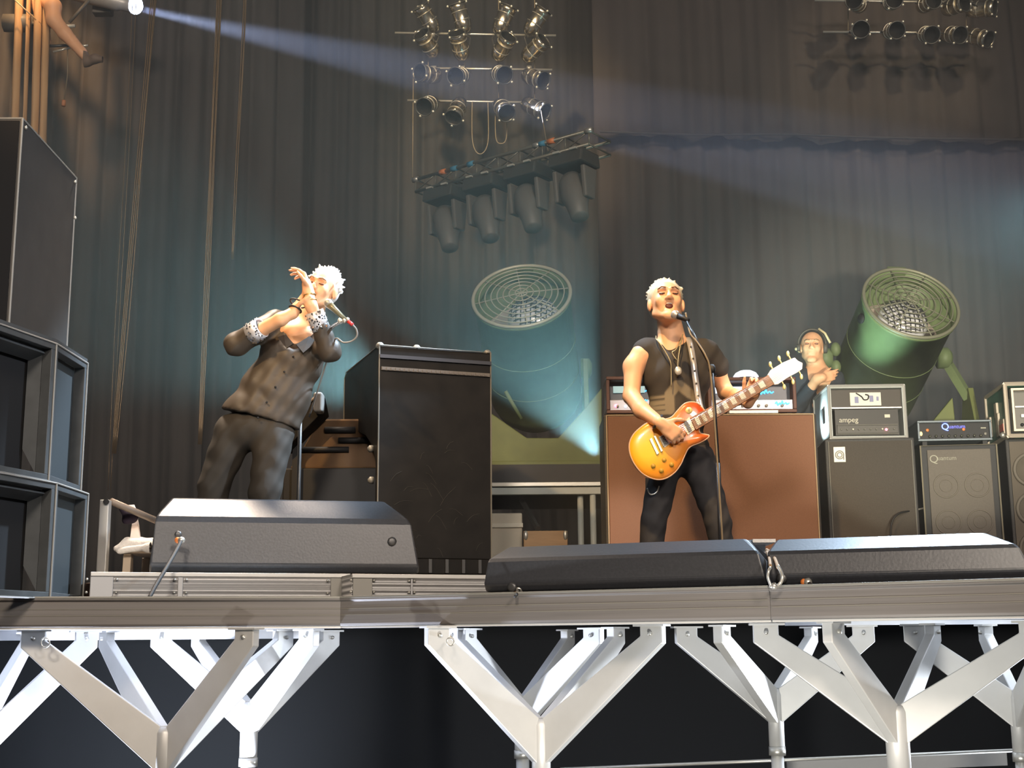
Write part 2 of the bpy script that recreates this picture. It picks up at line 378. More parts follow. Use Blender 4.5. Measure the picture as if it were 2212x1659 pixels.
def pleat(name, a, b, z0, z1, m, seed, label, cat, amp=0.10, per=0.30, parent=None, sag=0.0, group=None, thick=0.012, nz=14, fullness=1.0):
    """hanging cloth from plan point a to b, with irregular folds"""
    r = np.random.default_rng(seed); a = Vector(a); b = Vector(b); Lh = (b-a).length; n = int(Lh/0.028)
    d = (b-a)/Lh; nv = Vector((-d.y, d.x)); t = np.linspace(0, Lh, n)
    ph = np.cumsum(0.6+0.8*r.random(n))*(2*math.pi*0.028/per)
    off = np.sin(ph)*amp*(0.4+0.6*r.random(n).cumsum()/np.arange(1, n+1)*1.2)+0.35*amp*np.sin(ph*2.3+1)
    mod = np.interp(t, np.linspace(0, Lh, 9), 0.45+0.8*r.random(9)); off = off*mod
    bm = N(); rows = []
    for j in range(nz+1):
        fz = j/nz; row = []
        drift = 0.03*math.sin(fz*3+seed)
        for i in range(n):
            k = 1-0.35*fz+0.12*math.sin(fz*7+t[i]*0.9+seed)
            p = a+d*(t[i]+drift*math.sin(t[i]*2))+nv*(off[i]*k)
            zz = z0+(z1-z0)*fz
            if sag and j == 0: zz -= sag*math.sin(math.pi*t[i]/Lh)+0.02*math.sin(t[i]*9)
            row.append(bm.verts.new((p.x, p.y, zz)))
        rows.append(row)
    for j in range(nz):
        for i in range(n-1): bm.faces.new((rows[j][i], rows[j][i+1], rows[j+1][i+1], rows[j+1][i]))
    o = obj(name, bm, m, parent, True, solid=thick)
    if parent is None: tag(o, label, cat, group)
    return o
XY = lambda px, Y: (P(px, 700, Y).x, Y)
ZT = 10.6
pleat('backdrop_curtain', XY(330, 13.2), XY(1420, 13.2), DZ+0.01, ZT, M_CURT, 3, 'dark pleated backdrop curtain hanging behind the lighting rigs in the middle', 'curtain')
pleat('backdrop_curtain', XY(1298, 12.35), XY(3000, 12.35), DZ+0.01, P(1600, 262, 12.35).z, M_CURTR, 5, 'brown grey pleated curtain behind the guitarist and amplifiers, hung under the seam', 'curtain', per=0.34)
pleat('curtain_border', XY(1292, 12.15), XY(3000, 12.15), P(1600, 290, 12.15).z, ZT, M_CURTR, 8, 'upper dark border curtain ending in a sagging seam above the guitarist', 'curtain', amp=0.08, sag=0.10, per=0.4)
pleat('side_curtain', XY(-260, 11.2), XY(446, 12.0), DZ+0.01, ZT, M_CURT, 12, 'dark side curtain on the left behind the stacked speaker boxes', 'curtain', amp=0.12)
pleat('side_curtain', XY(452, 12.4), XY(640, 12.8), DZ+0.01, ZT, M_CURT, 14, 'dark narrow curtain leg beside the lit cable bundles', 'curtain', amp=0.10)
pleat('understage_cloth', (-9, 10.4), (9, 10.4), 0.005, DZ-0.07, mat('blue black cloth', (0.06, 0.062, 0.066), 0.95), 17, 'dark blue black cloth hanging behind the stage legs', 'curtain', amp=0.004, per=0.6)
# seam rope
bm = N(); tube(bm, bez([P(1296, 284, 12.05), P(1500, 291, 12.05), P(1700, 290, 12.05), P(1900, 297, 12.05), P(2300, 303, 12.05), P(2980, 312, 12.05)], 8), 0.012, 6)
tag(obj('seam_rope', bm, mat('dark rope', (0.05, 0.045, 0.04), 0.9), None, True), 'thin dark rope along the seam of the border curtain', 'rope')

# ---- deck edge beams
def beam(a, b, label, n):
    bm = N(); d = (b-a); L = d.length; d.normalize(); nv = Vector((d.y, -d.x, 0))
    M = Matrix.Translation(a) @ Matrix((d, nv, Vector((0, 0, 1)))).transposed().to_4x4()
    t = thing('deck_edge_beam', label, 'beam', a)
    prism(bm, [(-0.03, -0.118), (0.030, -0.118), (0.034, -0.108), (0.034, -0.014), (0.045, -0.008), (0.045, 0.006), (-0.03, 0.006)], 0.002, L-0.002, M)
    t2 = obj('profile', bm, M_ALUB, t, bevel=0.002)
    bm = N(); box(bm, (0.004, -0.02, -0.001), (L-0.004, 0.048, 0.008), M); obj('top_lip', bm, M_EDGE, t, bevel=0.001)
    for zz in (-0.045, -0.072):
        bm = N(); box(bm, (0.01, 0.0335, zz-0.0025), (L-0.01, 0.0355, zz+0.0025), M); obj('groove', bm, mat('groove grey', (0.16, 0.145, 0.12), 0.6), t)
    bm = N(); box(bm, (0.004, -0.05, -0.128), (L-0.004, 0.022, -0.119), M); obj('bottom_flange', bm, M_ALU, t)
    return t
M_EDGE2 = M_EDGE
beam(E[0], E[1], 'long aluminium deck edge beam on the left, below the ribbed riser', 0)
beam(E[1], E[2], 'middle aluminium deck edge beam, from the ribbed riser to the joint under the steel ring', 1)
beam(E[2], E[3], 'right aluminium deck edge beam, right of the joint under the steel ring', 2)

# ---- branching supports under the stage
ZU = DZ-0.128
def support(label, px, pyV, Y, arms, r=0.040, drop=0.165, fat=0.10):
    V = P(px, pyV, Y); c = Vector((V.x, Y, 0)); zV = V.z
    t = thing('stage_support', label, 'stage support', (c.x, c.y, 0), group='branching aluminium stage supports')
    bm = N(); lathe(bm, [(r, zV-drop-0.10), (r, zV-0.03), (r*0.8, zV-0.005)], c, n=20); obj('hub', bm, M_ALU, t, True, bevel=0)
    bm = N(); lathe(bm, [(r*0.82, 0.0), (r*0.82, zV-drop-0.105)], c, n=20); obj('post', bm, M_ALU, t, True)
    bm = N(); lathe(bm, [(r*1.08, zV-drop-0.14), (r*1.08, zV-drop-0.10)], c, n=20); obj('collar', bm, M_STEEL, t, True)
    bm = N(); box(bm, (c.x-0.12, c.y-0.12, 0), (c.x+0.12, c.y+0.12, 0.012)); obj('base_plate', bm, M_ALU, t)
    for tp, tY in arms:
        d0 = PZ(tp, 1350, ZU); tip = P(tp, 1350, tY); dv = Vector((tip.x-c.x, tip.y-c.y, 0)); R = dv.length; dv.normalize()
        sd = Vector((dv.y, -dv.x, 0)); M = Matrix.Translation(c) @ Matrix((sd, dv, Vector((0, 0, 1)))).transposed().to_4x4()
        z1 = ZU; pr = [(R+fat/2, z1), (R+fat/2, z1-0.075), (0.02, zV-drop), (0.02, zV), (R-fat/2, z1-0.045), (R-fat/2, z1)]
        bm = N(); prism(bm, pr, -0.021, 0.021, M); a = obj('arm', bm, M_ALU, t, bevel=0.004)
        # recessed face lip and pin
        bm = N(); box(bm, (-0.035, R-0.075, z1-0.006), (0.035, R+0.065, z1+0.002), M); obj('top_plate', bm, M_ALU, a)
        p = M @ Vector((-0.021, R+0.0, z1-0.04)); p2 = M @ Vector((0.021, R+0.0, z1-0.04))
        bm = N(); tube(bm, [M @ Vector((-0.032, R, z1-0.035)), M @ Vector((0.032, R, z1-0.035))], 0.009, 8); obj('bolt', bm, M_STEEL, a, True)
    return t
support('nearest branching support at the lower left, broad arm slanting from the left corner', 358, 1568, 5.95, [(75, 5.85), (534, 5.75), (232, 6.5), (612, 6.5)], drop=0.20)
support('branching support second from left, with two brightly lit slanting arms', 540, 1514, 6.6, [(350, 6.5), (430, 7.1), (668, 6.35), (712, 6.9)], r=0.042)
support('branching support cut off by the left picture edge, brightly lit', -80, 1600, 6.1, [(188, 6.3), (60, 7.0), (-330, 6.0), (-200, 5.8)])
support('front branching support in the middle under the centre of the beam', 1168, 1550, 5.9, [(944, 5.65), (1410, 5.6), (1330, 6.4), (985, 6.5)], drop=0.20)
support('branching support standing right behind the front middle one', 1128, 1503, 6.9, [(1282, 6.6), (1226, 7.4), (960, 7.2), (1010, 6.5)])
support('slim branching support between the middle and the right front ones', 1673, 1486, 6.4, [(1481, 6.35), (1559, 5.9), (1751, 6.9), (1864, 6.3)], r=0.036)
support('front branching support at the right with widely spread arms', 1934, 1521, 5.45, [(1653, 5.5), (1800, 5.1), (2014, 5.9), (2230, 5.25)], r=0.046)
support('brightly lit branching support at the right picture edge', 2196, 1490, 6.0, [(1976, 6.1), (2128, 6.4), (2330, 5.9), (2260, 5.4)], r=0.036)
def ringpin(px, py, Y, label, r=0.020):
    t = thing('locking_ring', label, 'ring', P(px, py, Y)); bm = N(); ringt(bm, P(px, py, Y), (0.25, 1, 0.1), r, 0.0032, 20)
    obj('ring', bm, M_STEEL, t, True)
    bm = N(); tube(bm, [P(px, py-9, Y), P(px, py-12, Y+0.05)], 0.005, 6); obj('pin', bm, M_STEEL, t, True)
ringpin(98, 1388, 5.72, 'wire locking ring hanging on the far left support arm')
ringpin(973, 1386, 5.52, 'bright wire locking ring hanging on the middle support arm', 0.016)
# rails below
bm = N(); tube(bm, [P(1210, 1662, 6.6), P(2190, 1621, 6.3)], 0.008, 8); tag(obj('brace_rail', bm, M_STEEL, None, True), 'thin brace rail crossing behind the right supports at the bottom', 'rail')
bm = N(); a = P(1700, 1652, 7.4); b = P(2175, 1632, 7.2); prism(bm, [(0, 0), (0.04, 0), (0.04, 0.07), (0, 0.07)], 0, (b-a).length, Matrix.Translation(a-Vector((0, 0, 0.05))) @ Matrix(((b-a).normalized(), Vector((0, 1, 0)), Vector((0, 0, 1)))).transposed().to_4x4())
tag(obj('steel_crossbar', bm, M_GREY), 'blue grey steel crossbar low behind the right supports', 'crossbar')
# floor beams joining the deck from below (run left-right)
M_WHITEP = mat('pale joist', (0.8, 0.8, 0.8), 0.6)
for i, (pa, pb, Y, lab) in enumerate([(-200, 650, 6.95, 'left'), (1700, 2400, 7.0, 'right')]):
    bm = N(); a = P(pa, 1360, Y); b = P(pb, 1360, Y); zl, zh = (1.634, 1.70) if lab == 'left' else (1.682, 1.704); box(bm, (a.x, Y, zl), (b.x, Y+0.05, zh))
    tag(obj('deck_joist', bm, M_WHITEP), 'pale aluminium joist under the %s part of the deck' % lab, 'joist')

# ---- ribbed low riser at the left
def riser(pxa, pya, pxb, pyb, Ya, label, blocks):
    A = P(pxa, pya, Ya); Z = A.z; B = PZ(pxb, pyb, Z); d = B-A; L = d.length; d.normalize(); nv = Vector((-d.y, d.x, 0))
    M = Matrix.Translation((A.x, A.y, DZ)) @ Matrix((d, nv, Vector((0, 0, 1)))).transposed().to_4x4(); h = Z-DZ
    t = thing('ribbed_riser', label, 'riser', (A.x, A.y, DZ))
    bm = N(); prof = [(0, 0)]; nr = 4
    for i in range(nr): z = h*(i+0.15)/nr; prof += [(0.0, z), (-0.008, z+h*0.12/1.5), (-0.008, z+h*0.10), (0, z+h*0.16)]
    prof += [(0, h), (0.75, h), (0.75, 0)]
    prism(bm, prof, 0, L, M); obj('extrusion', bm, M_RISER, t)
    bm = N(); box(bm, (0, -0.012, h-0.018), (L, 0.75, h+0.001), M); obj('top_edge', bm, M_ALU, t, bevel=0.003)
    for s0, s1, mm in blocks:
        bm = N(); box(bm, (s0*L, -0.013, 0.004), (s1*L, -0.004, h-0.02), M); obj('joint_plate', bm, mm, t, bevel=0.003)
        for sx in (s0-0.012, s1+0.012):
            for zz in (0.3, 0.75):
                bm = N(); tube(bm, [M @ Vector((sx*L, -0.016, h*zz)), M @ Vector((sx*L, 0, h*zz))], 0.006, 8); obj('bolt', bm, M_STEEL, t, True)
    return t, Z
M_PLATE = mat('grey plate', (0.42, 0.42, 0.42), 0.5, 0.3); M_JOINT = mat('dull joint', (0.30, 0.29, 0.26), 0.6)
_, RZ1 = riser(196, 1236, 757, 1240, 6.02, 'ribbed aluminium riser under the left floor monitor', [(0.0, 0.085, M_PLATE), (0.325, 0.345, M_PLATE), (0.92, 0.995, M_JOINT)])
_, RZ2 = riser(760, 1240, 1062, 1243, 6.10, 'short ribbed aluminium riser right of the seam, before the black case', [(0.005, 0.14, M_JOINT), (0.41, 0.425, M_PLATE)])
bm = N(); a = P(172, 1290, 6.2); prism(bm, [(0, 0), (0.25, 0), (0.25, 0.11), (0.02, 0.09)], 0, 0.1, Matrix.Translation((a.x, 6.25, DZ)))
tag(obj('ramp_wedge', bm, mat('brown wedge', (0.12, 0.07, 0.05), 0.8)), 'small brown ramp block at the left end of the riser', 'block')

# ================================================================== FLOOR MONITORS
def monitor(label, pxl, pxr, pyTl, pyTr, zb, Yl, inl, inr, D=0.55, hfrac=0.70, topin=0.09, knobs=()):
    """rear of a wedge monitor: upper edge px/py with distance, zb = height it stands on"""
    A = P(pxl, pyTl, Yl); Z = A.z; B = PZ(pxr, pyTr, Z); d = B-A; L = d.length; d.normalize(); nv = Vector((-d.y, d.x, 0)); h = Z-zb
    M = Matrix.Translation((A.x, A.y, zb)) @ Matrix((d, nv, Vector((0, 0, 1)))).transposed().to_4x4()
    o = 0.02                                   # top edge sits back from the lower face
    t = thing('floor_monitor', label, 'monitor speaker', (A.x, A.y, zb))
    # cross sections (y, z, extra at left, extra at right)
    secs = [(-0.125, 0.012, inl, inr*1.02), (-0.15, 0.045, inl, inr*1.02), (-0.132, h*0.66, inl*0.86, inr*0.80), (-0.122, h*0.735, inl*0.74, inr*0.68), (-0.098, h*0.79, inl*0.64, inr*0.56), (0.0, h, 0.0, 0.0),
            (0.06, h, 0.0, 0.0), (D-0.2, 0.10, inl, inr), (D-0.2, 0.012, inl, inr)]
    bm = N(); Ls = [bm.verts.new(M @ Vector((-e, y, z))) for y, z, e, g in secs]; Rs = [bm.verts.new(M @ Vector((L+g, y, z))) for y, z, e, g in secs]
    n = len(secs); bm.faces.new(Ls[::-1]); bm.faces.new(Rs)
    for i in range(n): bm.faces.new((Ls[i], Ls[(i+1) % n], Rs[(i+1) % n], Rs[i]))
    c = obj('cabinet', bm, M_BLKPAINT, t, bevel=0.012, seg=3)
    bm = N(); g0 = [(0.09, h-0.012), (0.11, h+0.004), (D-0.19, 0.112), (D-0.21, 0.098)]
    prism(bm, g0, 0.0, L, M); obj('grille', bm, M_BLACK, t)
    for kx, kz, kr in knobs:
        p = M @ Vector((kx*L, -0.137, kz*h)); bm = N(); lathe(bm, [(kr, 0), (kr, 0.012), (kr*0.5, 0.014)], p, M.to_3x3() @ Vector((0, -1, 0)), 16); obj('socket', bm, M_DSTEEL, t, True)
    for fx in (0.05, 0.92):
        bm = N(); box(bm, (fx*L, -0.10, 0.0), (fx*L+0.06, 0.0, 0.014), M); obj('foot', bm, M_BLACK, t)
    return t, M, L, h
t, MM, LM, HM = monitor('black floor monitor on the ribbed riser at the left', 372, 830, 1075, 1083, RZ1+0.002, 6.45, 0.09, 0.155, D=0.7, knobs=((1.02, 0.44, 0.022), (0.035, 0.50, 0.016)))
monitor('black floor monitor in the middle, in front of the guitarist', 1098, 1612, 1182, 1164, DZ, 5.75, 0.055, 0.10, knobs=((0.07, 0.15, 0.02),))
monitor('black floor monitor at the right with cold light along its top', 1676, 2128, 1166, 1151, DZ, 5.30, 0.02, 0.155, knobs=((0.05, 0.2, 0.02),))
def plug(px, py, Y, label, path, tipm, r=0.007):
    t = thing('cable', label, 'cable', P(px, py, Y)); bm = N(); tube(bm, bez([P(*q) for q in path], 6), r, 8); obj('lead', bm, mat('dark cable', (0.018, 0.017, 0.016), 0.7), t, True)
    bm = N(); ball(bm, P(px, py, Y), 0.017); o = obj('plug', bm, M_STEEL, t, True); bm = N(); ball(bm, P(px-8, py, Y+0.01), 0.015); o = obj('plug_ring', bm, tipm, t, True)
M_OR = mat('orange ring', (0.75, 0.22, 0.05), 0.4)
plug(392, 1167, 6.22, 'dark cable plugged into the left monitor and hanging over the riser', [(392, 1167, 6.22), (383, 1185, 6.15), (362, 1222, 6.0), (338, 1262, 5.88), (322, 1292, 5.8)], M_OR, 0.009)
plug(1121, 1273, 5.60, 'cable plug with orange ring at the left end of the middle monitor', [(1121, 1275, 5.58), (1117, 1282, 5.52), (1113, 1288, 5.46)], M_OR)
plug(1612, 1261, 5.40, 'cable plug with orange ring at the right end of the middle monitor', [(1612, 1261, 5.4), (1626, 1270, 5.3), (1660, 1273, 5.25)], M_OR)
plug(1745, 1258, 5.12, 'cable plug with orange ring on the right monitor, beside the steel ring', [(1745, 1258, 5.12), (1753, 1264, 5.08), (1758, 1272, 5.03)], M_OR)
# sling and oval steel link between the monitors
t = thing('oval_link', 'bright oval steel link standing on the beam joint between two monitors', 'link', P(1672, 1262, 5.0))
bm = N(); tube(bm, bez([P(1667, 1270, 4.97), P(1659, 1248, 4.98), P(1660, 1235, 4.98), P(1664, 1226, 4.99)], 5), 0.0055, 8); tube(bm, bez([P(1668, 1270, 4.97), P(1684, 1262, 4.98), P(1690, 1248, 4.98), P(1687, 1235, 4.99), P(1680, 1222, 5.0)], 5), 0.0065, 8); obj('link', bm, M_STEEL, t, True)
bm = N(); ball(bm, P(1672, 1266, 4.97), 0.013); obj('nut', bm, M_STEEL, t, True)
t = thing('sling', 'tan rope sling running from the steel link back between the monitors', 'rope', P(1672, 1200, 5.2))
bm = N(); tube(bm, bez([P(1681, 1226, 5.0), P(1674, 1208, 5.15), P(1668, 1196, 5.25), P(1656, 1188, 5.4)], 6), 0.007, 8); tube(bm, bez([P(1664, 1222, 5.0), P(1662, 1208, 5.15), P(1657, 1192, 5.3)], 6), 0.006, 8); obj('rope', bm, mat('tan rope', (0.35, 0.22, 0.12), 0.9), t, True)
bm = N(); a = P(1622, 1168, 6.2); b = P(1671, 1166, 6.2); box(bm, (a.x, 6.15, a.z-0.012), (b.x, 6.45, a.z+0.004)); 
box(bm, (a.x+0.02, 6.3, DZ), (b.x-0.02, 6.4, a.z-0.01)); tag(obj('white_topped_stand', bm, M_WHITE), 'white top of a low stand seen in the gap between the two right monitors', 'stand')

# ================================================================== CABINET STACK AT THE LEFT
def frame_panel(bm, M, w, h, t, dpt):      # rectangular frame in local x (0..w), z (0..h)
    box(bm, (0, 0, 0), (w, dpt, t), M); box(bm, (0, 0, h-t), (w, dpt, h), M); box(bm, (0, 0, t), (t, dpt, h-t), M); box(bm, (w-t, 0, t), (w, dpt, h-t), M)
M_BIN = mat('blue grey worn paint', (0.060, 0.064, 0.066), 0.55, nscale=14, namt=0.35)
M_BINEDGE = mat('grey worn edges', (0.28, 0.27, 0.25), 0.5)
def bin_box(label, py_top, py_bot, z0=None):
    """folded-horn bass box: front frame runs off to the left, side frame recedes"""
    A = P(122, py_top, 5.75); zt = A.z; zb = z0 if z0 is not None else P(112, py_bot, 5.75).z
    B = Vector((A.x-0.30, A.y-1.05, 0)); C = Vector((A.x+0.005, 6.17, 0)); A2 = Vector((A.x, A.y, 0)); h = zt-zb
    t = thing('bass_speaker_box', label, 'speaker box', (A.x, A.y, zb))
    for nm, p, q, in (('front_frame', B, A2), ('side_frame', A2, C)):
        d = (q-p); L = d.length; d.normalize(); nv = Vector((-d.y, d.x, 0)); M = Matrix.Translation((p.x, p.y, zb)) @ Matrix((d, nv, Vector((0, 0, 1)))).transposed().to_4x4()
        bm = N(); frame_panel(bm, M, L, h, 0.030, 0.05); obj(nm, bm, M_BIN, t, bevel=0.002)
        bm = N()
        for z in (0.002, h-0.002):
            tube(bm, [M @ Vector((0, -0.003, z)), M @ Vector((L, -0.003, z))], 0.004, 6)
        tube(bm, [M @ Vector((L-0.002, -0.003, 0)), M @ Vector((L-0.002, -0.003, h))], 0.004, 6)
        obj('edge_trim', bm, M_BINEDGE, t)
        if nm == 'front_frame':
            bm = N(); prism(bm, [(0.04, 0.032), (0.30, 0.032), (0.30, 0.045), (0.04, 0.10)], 0, 1, None) if False else None
            q = [M @ Vector(v) for v in ((L-0.035, 0.045, 0.035), (L-0.05, 0.105, 0.14), (L-0.05, 0.105, h-0.035), (L-0.035, 0.045, h-0.035))]
            vs = [bm.verts.new(v) for v in q]; bm.faces.new(vs); obj('horn_flare', bm, M_BIN, t, solid=0.018)
            q = [M @ Vector(v) for v in ((0.03, 0.04, h-0.035), (0.03, 0.105, h-0.065), (L-0.05, 0.105, h-0.065), (L-0.03, 0.04, h-0.035))]
            bm = N(); vs = [bm.verts.new(v) for v in q]; bm.faces.new(vs); obj('upper_flare', bm, M_BIN, t, solid=0.018)
            bm = N(); box(bm, (0.02, 0.118, 0.02), (L-0.03, 0.13, h-0.02), M); obj('baffle', bm, mat('flat black', (0.006, 0.006, 0.007), 0.9), t)  # baffle coloured black to put the box's inner shade into it
        else:
            bm = N(); box(bm, (0.03, 0.05, 0.03), (L-0.03, 0.065, h-0.03), M); obj('side_panel', bm, mat('dark teal grey panel', (0.025, 0.030, 0.032), 0.7), t)
    bm = N(); pr = [B, A2, C, Vector((C.x-0.5, C.y, 0)), Vector((B.x-0.4, B.y, 0))]
    vs = [bm.verts.new((p.x, p.y, zt+0.004)) for p in pr]; bm.faces.new(vs); obj('top_panel', bm, M_BIN, t, solid=-0.015)
    return zt
z1 = bin_box('open bass speaker box at the bottom of the left stack', 1043, 1290, DZ)
z2 = bin_box('open bass speaker box in the middle of the left stack', 742, 1030, z1+0.006)
# top cabinet
A = P(49, 256, 5.45); zt = A.z; q = P(24, 700, 5.45); t = thing('top_speaker_cabinet', 'tall dark speaker cabinet on top of the left stack', 'speaker cabinet', (A.x, 5.45, z2))
B = PZ(165, 385, zt); d = Vector((B.x-A.x, B.y-A.y, 0)); L = d.length; d.normalize(); nv = Vector((-d.y, d.x, 0))
M = Matrix.Translation((A.x, A.y, z2+0.01)) @ Matrix((d, nv, Vector((0, 0, 1)))).transposed().to_4x4(); h = zt-z2-0.01
bm = N(); box(bm, (0, 0, 0), (L, 0.75, h), M); obj('cabinet', bm, M_BIN if False else mat('dark brown grey panel', (0.050, 0.046, 0.043), 0.6, nscale=8, namt=0.3), t, bevel=0.004)
bm = N()
for a_, b_ in (((0, 0, 0), (0, 0, h)), ((L, 0, 0), (L, 0, h)), ((0, 0, h), (L, 0, h)), ((0, 0, h), (0, 0.75, h)), ((0, 0, 0), (L, 0, 0))):
    tube(bm, [M @ Vector(a_), M @ Vector(b_)], 0.005, 6)
obj('edge_trim', bm, M_BINEDGE, t)
bm = N(); box(bm, (-0.006, 0.012, 0.012), (0, 0.74, h-0.012), M); obj('end_shade_panel', bm, mat('flat black', (0.006, 0.006, 0.007), 0.9), t)  # black sheet added to keep this end as dark as shade
for zz, ss in ((h-0.03, 0.03), (h-0.03, L-0.03), (h*0.78, L)):
    bm = N(); ball(bm, M @ Vector((ss, -0.004, zz)), 0.009); obj('screw', bm, M_STEEL, t, True)

# ---- silver post, chair with towel behind the left monitor
t = thing('aluminium_post', 'square aluminium post left of the towel chair, standing on the riser', 'post', P(228, 1236, 6.6))
a = P(228, 1080, 6.6); bm = N(); box(bm, (a.x-0.023, 6.58, RZ1), (a.x+0.023, 6.63, a.z)); obj('tube', bm, M_ALU, t, bevel=0.004)
bm = N(); lathe(bm, [(0.014, 0), (0.014, 0.01)], P(230, 1084, 6.575), (0, -1, 0), 12); obj('end_hole', bm, M_BLACK, t)
bm = N(); tube(bm, [P(240, 1083, 6.64), P(345, 1128, 6.9)], 0.018, 8); obj('brace', bm, mat('worn brown tube', (0.25, 0.2, 0.16), 0.5, 0.3), t, True)
cz = RZ1
t = thing('chair', 'pale chair behind the left monitor, a white towel on its seat', 'chair', P(290, 1230, 6.75))
Yc = 6.70; a = P(272, 1170, Yc); b = P(345, 1170, Yc)
M_CH = mat('pale brown chair', (0.42, 0.34, 0.26), 0.6)
bm = N(); box(bm, (a.x, Yc, a.z-0.06), (b.x+0.02, Yc+0.4, a.z-0.03)); obj('seat', bm, M_CH, t, bevel=0.008)
for xx, yy in ((a.x+0.01, Yc+0.02), (b.x-0.0, Yc+0.02), (a.x+0.01, Yc+0.36), (b.x, Yc+0.36)):
    bm = N(); prism(bm, [(-0.03, 0), (0.03, 0), (0.022, 1), (-0.022, 1)], -0.02, 0.02, None)
    for v in bm.verts: v.co = Vector((xx+v.co.x, yy+v.co.y, cz+v.co.z*(a.z-0.06-cz)))
    obj('leg', bm, M_CH, t, bevel=0.003)
bm = N(); bb = [P(262, 1092, 6.95), P(290, 1090, 6.95), P(298, 1130, 6.9), P(303, 1172, 6.85), P(280, 1172, 6.85), P(285, 1130, 6.9)]
vs = [bm.verts.new(v) for v in bb]; bm.faces.new(vs); obj('backrest', bm, mat('pinkish plastic', (0.75, 0.62, 0.55), 0.5), t, solid=0.03, bevel=0.008)
S = Sdf(P(235, 1215, 6.5)-Vector((0.05, 0.1, 0.03)), P(345, 1140, 7.0)+Vector((0.05, 0.2, 0.03)), 0.006)
for q0, q1, r0, r1 in (((252, 1185, 6.68), (275, 1173, 6.72), 0.016, 0.026), ((275, 1176, 6.72), (326, 1178, 6.72), 0.028, 0.030), ((275, 1172, 6.9), (330, 1174, 6.9), 0.028, 0.03), ((300, 1176, 6.72), (300, 1174, 6.95), 0.03, 0.03), ((318, 1184, 6.66), (329, 1182, 6.66), 0.024, 0.026), ((258, 1190, 6.66), (300, 1184, 6.64), 0.016, 0.018)):
    S.cap(P(*q0), P(*q1), r0, r1, 0.02)
tag(obj('towel', S.mesh('towel', 0.0015), M_WHITE, None, True), 'white towel lying on the chair seat behind the left monitor', 'towel')
S = Sdf(P(255, 1135, 6.7)-Vector((0.05, 0.08, 0.02)), P(300, 1085, 6.9)+Vector((0.05, 0.05, 0.05)), 0.006)
S.cap(P(268, 1098, 6.86), P(283, 1116, 6.84), 0.026, 0.034, 0.02); S.cap(P(283, 1116, 6.84), P(272, 1124, 6.84), 0.03, 0.02, 0.02)
tag(obj('knitted_hat', S.mesh('hat'), mat('dark violet cloth', (0.03, 0.02, 0.04), 0.9), None, True), 'dark cloth hat hung on the backrest of the pale chair', 'hat')

# ================================================================== BLACK CASE, BOARD AND SLATTED BOX (behind the left monitor)
ztc = P(820, 745, 7.3).z; zbc = P(818, 1205, 7.3).z
A = P(820, 745, 7.3); M = None
B = PZ(1060, 762, ztc); d = Vector((B.x-A.x, B.y-A.y, 0)); LW = d.length; d.normalize(); nv = Vector((-d.y, d.x, 0))
M = Matrix.Translation((A.x, A.y, 0)) @ Matrix((d, nv, Vector((0, 0, 1)))).transposed().to_4x4()
DP = 0.86; h = ztc
t = thing('black_equipment_case', 'large black scuffed case with a stepped left side, standing between singer and searchlight', 'equipment case', (A.x, A.y, zbc))
pr = [(0.0, zbc), (0.0, ztc-0.01), (0.012, ztc), (DP-0.05, ztc), (DP, ztc-0.03), (DP, ztc-0.30), (DP-0.05, ztc-0.34), (0.30, ztc-0.47), (0.13, ztc-0.56), (0.06, ztc-0.66), (0.06, zbc)]
bm = N(); prism(bm, pr, 0, LW, M); obj('cabinet', bm, M_BLKCASE, t, bevel=0.004)
bm = N(); tube(bm, [M @ Vector((0, 0, zbc)), M @ Vector((0, 0, ztc)), M @ Vector((0, DP-0.04, ztc)), M @ Vector((0, DP, ztc-0.03)), M @ Vector((0, DP, ztc-0.3))], 0.0045, 6)
tube(bm, [M @ Vector((LW, 0, zbc)), M @ Vector((LW, 0, ztc)), M @ Vector((0, 0, ztc))], 0.0045, 6); obj('edge_trim', bm, M_EDGE, t)
bm = N(); box(bm, (0.01, -0.012, ztc-0.145), (LW-0.01, 0.0, ztc-0.125), M)
for i in range(24): box(bm, (0.012+i*(LW-0.03)/24, -0.016, ztc-0.142), (0.012+(i+0.6)*(LW-0.03)/24, -0.01, ztc-0.128), M)
obj('hinge', bm, mat('dull brown metal', (0.16, 0.14, 0.12), 0.5, 0.4), t)
bm = N(); box(bm, (0.0, -0.014, ztc-0.075), (LW, 0.0, ztc-0.055), M); obj('upper_rail', bm, mat('dark blue metal', (0.06, 0.065, 0.08), 0.35, 0.4), t)
for sx, sz in ((0.01, 0.0), (LW-0.01, 0.0), (LW-0.01, -0.20), (LW*0.34, 0.0)):
    bm = N(); ball(bm, M @ Vector((sx, 0.03, ztc+sz)), 0.024, n=12); obj('corner', bm, M_STEEL if sx > 0.3*LW and sz == 0 else M_EDGE, t, True)
for k, (u, z) in enumerate(((0.03, 1.98), (0.05, 2.1), (0.03, 2.3), (0.05, 2.48))):
    bm = N(); lathe(bm, [(0.02, 0), (0.02, 0.02), (0.008, 0.03)], M @ Vector((0.0, 0.075+u, z+0.2)), M.to_3x3() @ Vector((-1, 0, 0)), 10); obj('latch', bm, M_EDGE, t, True)
# scuff lines on the front panel
bm = N()
for i in range(26):
    x0 = random.uniform(0.05, LW-0.08); z0 = random.uniform(zbc+0.02, zbc+0.62); a = random.uniform(-0.7, 0.9); l = random.uniform(0.04, 0.2)
    pts = [M @ Vector((x0+l*k/4*math.cos(a)*0.6, -0.0015, min(z0+l*k/4*math.sin(a)+0.01*math.sin(k), ztc-0.2))) for k in range(5)]; tube(bm, pts, 0.0012, 4)
obj('scuff_marks', bm, mat('grey scuff', (0.05, 0.048, 0.044), 0.8), t)
